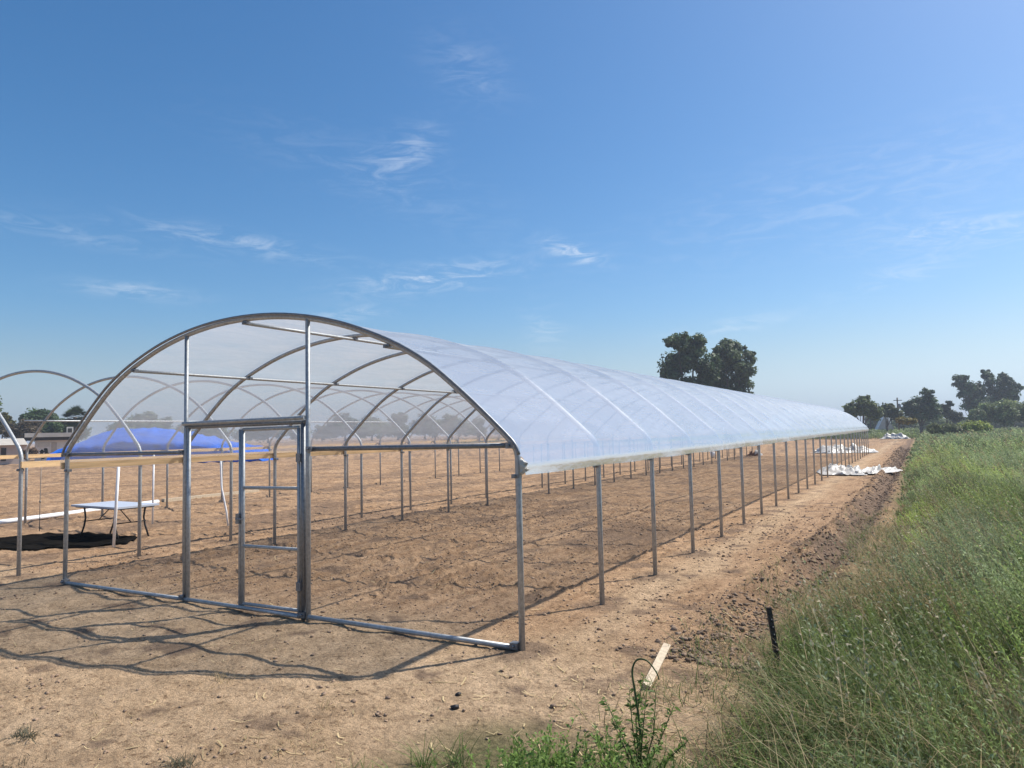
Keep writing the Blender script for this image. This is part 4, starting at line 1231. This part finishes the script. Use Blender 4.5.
def straw():
    r = np.random.default_rng(33)
    P = scatter(11000, -6, 2.4, -3.6, 6, r)
    pr = .04 + .5 * np.exp(-(((P[:, 0] - .9) / .8) ** 2 + ((P[:, 1] + .9) / .9) ** 2)) + .35 * np.exp(-((P[:, 1] + 2.6) / .5) ** 2) * smooth(-3, -.5, P[:, 0]) + .4 * np.exp(-((P[:, 0] - 1.6) / .4) ** 2)
    P = P[r.random(len(P)) < pr * .9]; n = len(P)
    L = .03 + .16 * r.random(n) ** 2.5; a = r.random(n) * 6.28
    d = np.stack([np.cos(a), np.sin(a)], 1); s = np.stack([-np.sin(a), np.cos(a)], 1)
    w = .002 + .0035 * r.random(n) ** 2
    ends = []
    for sgn in (-1, 0, 1):
        q = P + d * (L * .5 * sgn)[:, None] + s * (.12 * L * (1 if sgn == 0 else 0) * r.normal(size=n))[:, None]
        z = gheight(q[:, 0], q[:, 1]) + .006 + .02 * r.random(n) * (sgn != 0)
        ends.append(np.concatenate([q, z[:, None]], 1))
    s3 = np.concatenate([s, np.zeros((n, 1))], 1) * w[:, None]
    V = np.stack([ends[0] - s3, ends[0] + s3, ends[1] - s3, ends[1] + s3, ends[2] - s3, ends[2] + s3], 1).reshape(-1, 3)
    F = ((np.arange(n) * 6)[:, None, None] + np.array([[0, 1, 3, 2], [2, 3, 5, 4]])[None]).reshape(-1, 4)
    c = np.repeat(TAN * (.8 + .9 * r.random((n, 1))), 6, 0)
    tag(np_mesh('straw_litter', V, F, M['straw'], c), 'bits of dry straw scattered over the bare soil', 'straw', kind='stuff')
straw()

# ------------------------------------------------------------------ light, sky
SUN = Vector((.49, .64, 1.0)).normalized()
el = math.asin(SUN.z); azi = math.atan2(SUN.x, SUN.y)
ld = bpy.data.lights.new('sun', 'SUN'); ld.energy = 5.0; ld.angle = math.radians(.53); ld.color = (1.0, .945, .86)
lo = bpy.data.objects.new('sun', ld); COL.objects.link(lo)
lo.rotation_euler = SUN.to_track_quat('Z', 'Y').to_euler()

w = bpy.data.worlds.new('World'); SC.world = w; w.use_nodes = True
nt = w.node_tree; nt.nodes.clear(); L = nt.links.new
out = nt.nodes.new('ShaderNodeOutputWorld'); bg = nt.nodes.new('ShaderNodeBackground')
sky = nt.nodes.new('ShaderNodeTexSky'); sky.sky_type = 'NISHITA'; sky.sun_disc = False
sky.sun_elevation = el; sky.sun_rotation = azi; sky.altitude = 0; sky.air_density = 1.0; sky.dust_density = 1.3; sky.ozone_density = 5.0
bg.inputs['Strength'].default_value = .113
hs = nt.nodes.new('ShaderNodeHueSaturation'); hs.inputs['Saturation'].default_value = 1.24; hs.inputs['Hue'].default_value = .4965; hs.inputs['Value'].default_value = 1.04
L(sky.outputs[0], hs.inputs['Color'])
tc = nt.nodes.new('ShaderNodeTexCoord')


def vm(op, a, b_=None):
    n = nt.nodes.new('ShaderNodeVectorMath'); n.operation = op
    if isinstance(a, tuple): n.inputs[0].default_value = a
    else: L(a, n.inputs[0])
    if b_ is not None:
        if isinstance(b_, tuple): n.inputs[1].default_value = b_
        else: L(b_, n.inputs[1])
    return n
def mt(op, a, b_=None, c=None):
    n = nt.nodes.new('ShaderNodeMath'); n.operation = op
    for i, v in enumerate((a, b_, c)):
        if v is None: continue
        if isinstance(v, (int, float)): n.inputs[i].default_value = v
        else: L(v, n.inputs[i])
    return n.outputs[0]
D = tc.outputs['Generated']
# thin cirrus: soft streaks, each about its own direction in the sky
wisps = [((-.56, .742, .368), .040, .022, .5, .42), ((-.396, .887, .24), .035, .011, -.35, .8), ((-.564, .799, .211), .095, .016, .12, .7), ((-.741, .625, .247), .11, .012, -.12, .42),
         ((-.823, .538, .181), .055, .009, -.05, .45), ((-.443, .885, .142), .025, .022, -.6, .35), ((.059, .974, .22), .10, .018, -.05, .45), ((-.207, .969, .133), .07, .010, .1, .35),
         ((-.663, .731, .161), .06, .009, .15, .4), ((-.014, .984, .179), .06, .014, .2, .28), ((-.59, .73, .33), .16, .035, -.3, .12), ((-.856, .456, .242), .12, .010, -.1, .22), ((-.473, .753, .457), .05, .03, -.5, .2),
         ((-.05, .958, .283), .22, .05, .12, .2)]
total = None
nz = N(nt, 'ShaderNodeTexNoise', Scale=17.0, Detail=10.0, Roughness=.66); nz.inputs['Distortion'].default_value = 1.1
mp = N(nt, 'ShaderNodeMapping'); mp.inputs['Scale'].default_value = (1, 1, 4.2); mp.inputs['Rotation'].default_value = (0, .15, 0)
L(D, mp.inputs['Vector']); L(mp.outputs[0], nz.inputs['Vector'])
for (c, a, b_, ang, amt) in wisps:
    c = Vector(c).normalized(); e1 = Vector((0, 0, 1)).cross(c).normalized() * -1; e2 = c.cross(e1).normalized()
    if e2.z < 0: e2 = -e2
    u = e1 * math.cos(ang) + e2 * math.sin(ang); v = -e1 * math.sin(ang) + e2 * math.cos(ang)
    du = vm('DOT_PRODUCT', D, tuple(u / a)).outputs['Value']; dv_ = vm('DOT_PRODUCT', D, tuple(v / b_)).outputs['Value']
    q = mt('ADD', mt('MULTIPLY', du, du), mt('MULTIPLY', dv_, dv_))
    front = mt('GREATER_THAN', vm('DOT_PRODUCT', D, tuple(c)).outputs['Value'], 0.0)
    g = mt('MULTIPLY', mt('MULTIPLY', mt('EXPONENT', mt('MULTIPLY', q, -.9)), amt), front)
    total = g if total is None else mt('ADD', total, g)
mr = N(nt, 'ShaderNodeMapRange'); mr.interpolation_type = 'SMOOTHSTEP'
mr.inputs['From Min'].default_value = .40; mr.inputs['From Max'].default_value = .72
L(nz.outputs['Fac'], mr.inputs['Value'])
cloud = mt('MINIMUM', mt('MULTIPLY', mt('MULTIPLY', total, mr.outputs[0]), .72), .8)
mx = nt.nodes.new('ShaderNodeMix'); mx.data_type = 'RGBA'
bw = nt.nodes.new('ShaderNodeRGBToBW'); L(hs.outputs[0], bw.inputs[0])
tv = vm('SCALE', (.80, 1.02, 1.24)); L(bw.outputs[0], tv.inputs['Scale'])
sx = nt.nodes.new('ShaderNodeSeparateXYZ'); L(D, sx.inputs[0])
lowf = N(nt, 'ShaderNodeMapRange'); lowf.interpolation_type = 'SMOOTHSTEP'
lowf.inputs['From Min'].default_value = .17; lowf.inputs['From Max'].default_value = .0; lowf.inputs['To Min'].default_value = 0; lowf.inputs['To Max'].default_value = .9
L(sx.outputs['Z'], lowf.inputs['Value'])
lowm = nt.nodes.new('ShaderNodeMix'); lowm.data_type = 'RGBA'
L(lowf.outputs[0], lowm.inputs[0]); L(hs.outputs[0], lowm.inputs[6]); L(tv.outputs[0], lowm.inputs[7])
L(cloud, mx.inputs[0]); L(lowm.outputs[2], mx.inputs[6]); mx.inputs[7].default_value = (7.6, 7.9, 8.3, 1)
L(mx.outputs[2], bg.inputs['Color']); L(bg.outputs[0], out.inputs['Surface'])

# ------------------------------------------------------------------ air
hm, hnt, hout = new_mat('hazy_air')
pv = hnt.nodes.new('ShaderNodeVolumePrincipled'); pv.inputs['Density'].default_value = HAZE
pv.inputs['Color'].default_value = (.82, .89, 1.0, 1); pv.inputs['Anisotropy'].default_value = .15
hnt.links.new(pv.outputs[0], hout.inputs['Volume'])
b = MB(); b.box((0, 0, 8.2), (6000, 6000, 19.6))
tag(b.build('haze', hm), 'thin pale haze hanging in the air over the fields', 'haze', kind='stuff')

# ------------------------------------------------------------------ camera
cd = bpy.data.cameras.new('camera'); co = bpy.data.objects.new('camera', cd); COL.objects.link(co)
R3 = Matrix((RT, UP, -FW)).transposed()
co.matrix_world = Matrix.Translation(CAM) @ R3.to_4x4()
cd.sensor_fit = 'HORIZONTAL'; cd.sensor_width = 36.0; cd.lens = FPX / 1024 * 36; cd.clip_start = .05; cd.clip_end = 20000
SC.camera = co

SC.view_settings.view_transform = 'Standard'; SC.view_settings.look = 'None'
SC.view_settings.exposure = 0.24; SC.view_settings.gamma = 1.0; SC.view_settings.use_curve_mapping = False
SC.cycles.max_bounces = 10; SC.cycles.transparent_max_bounces = 32; SC.cycles.use_denoising = True
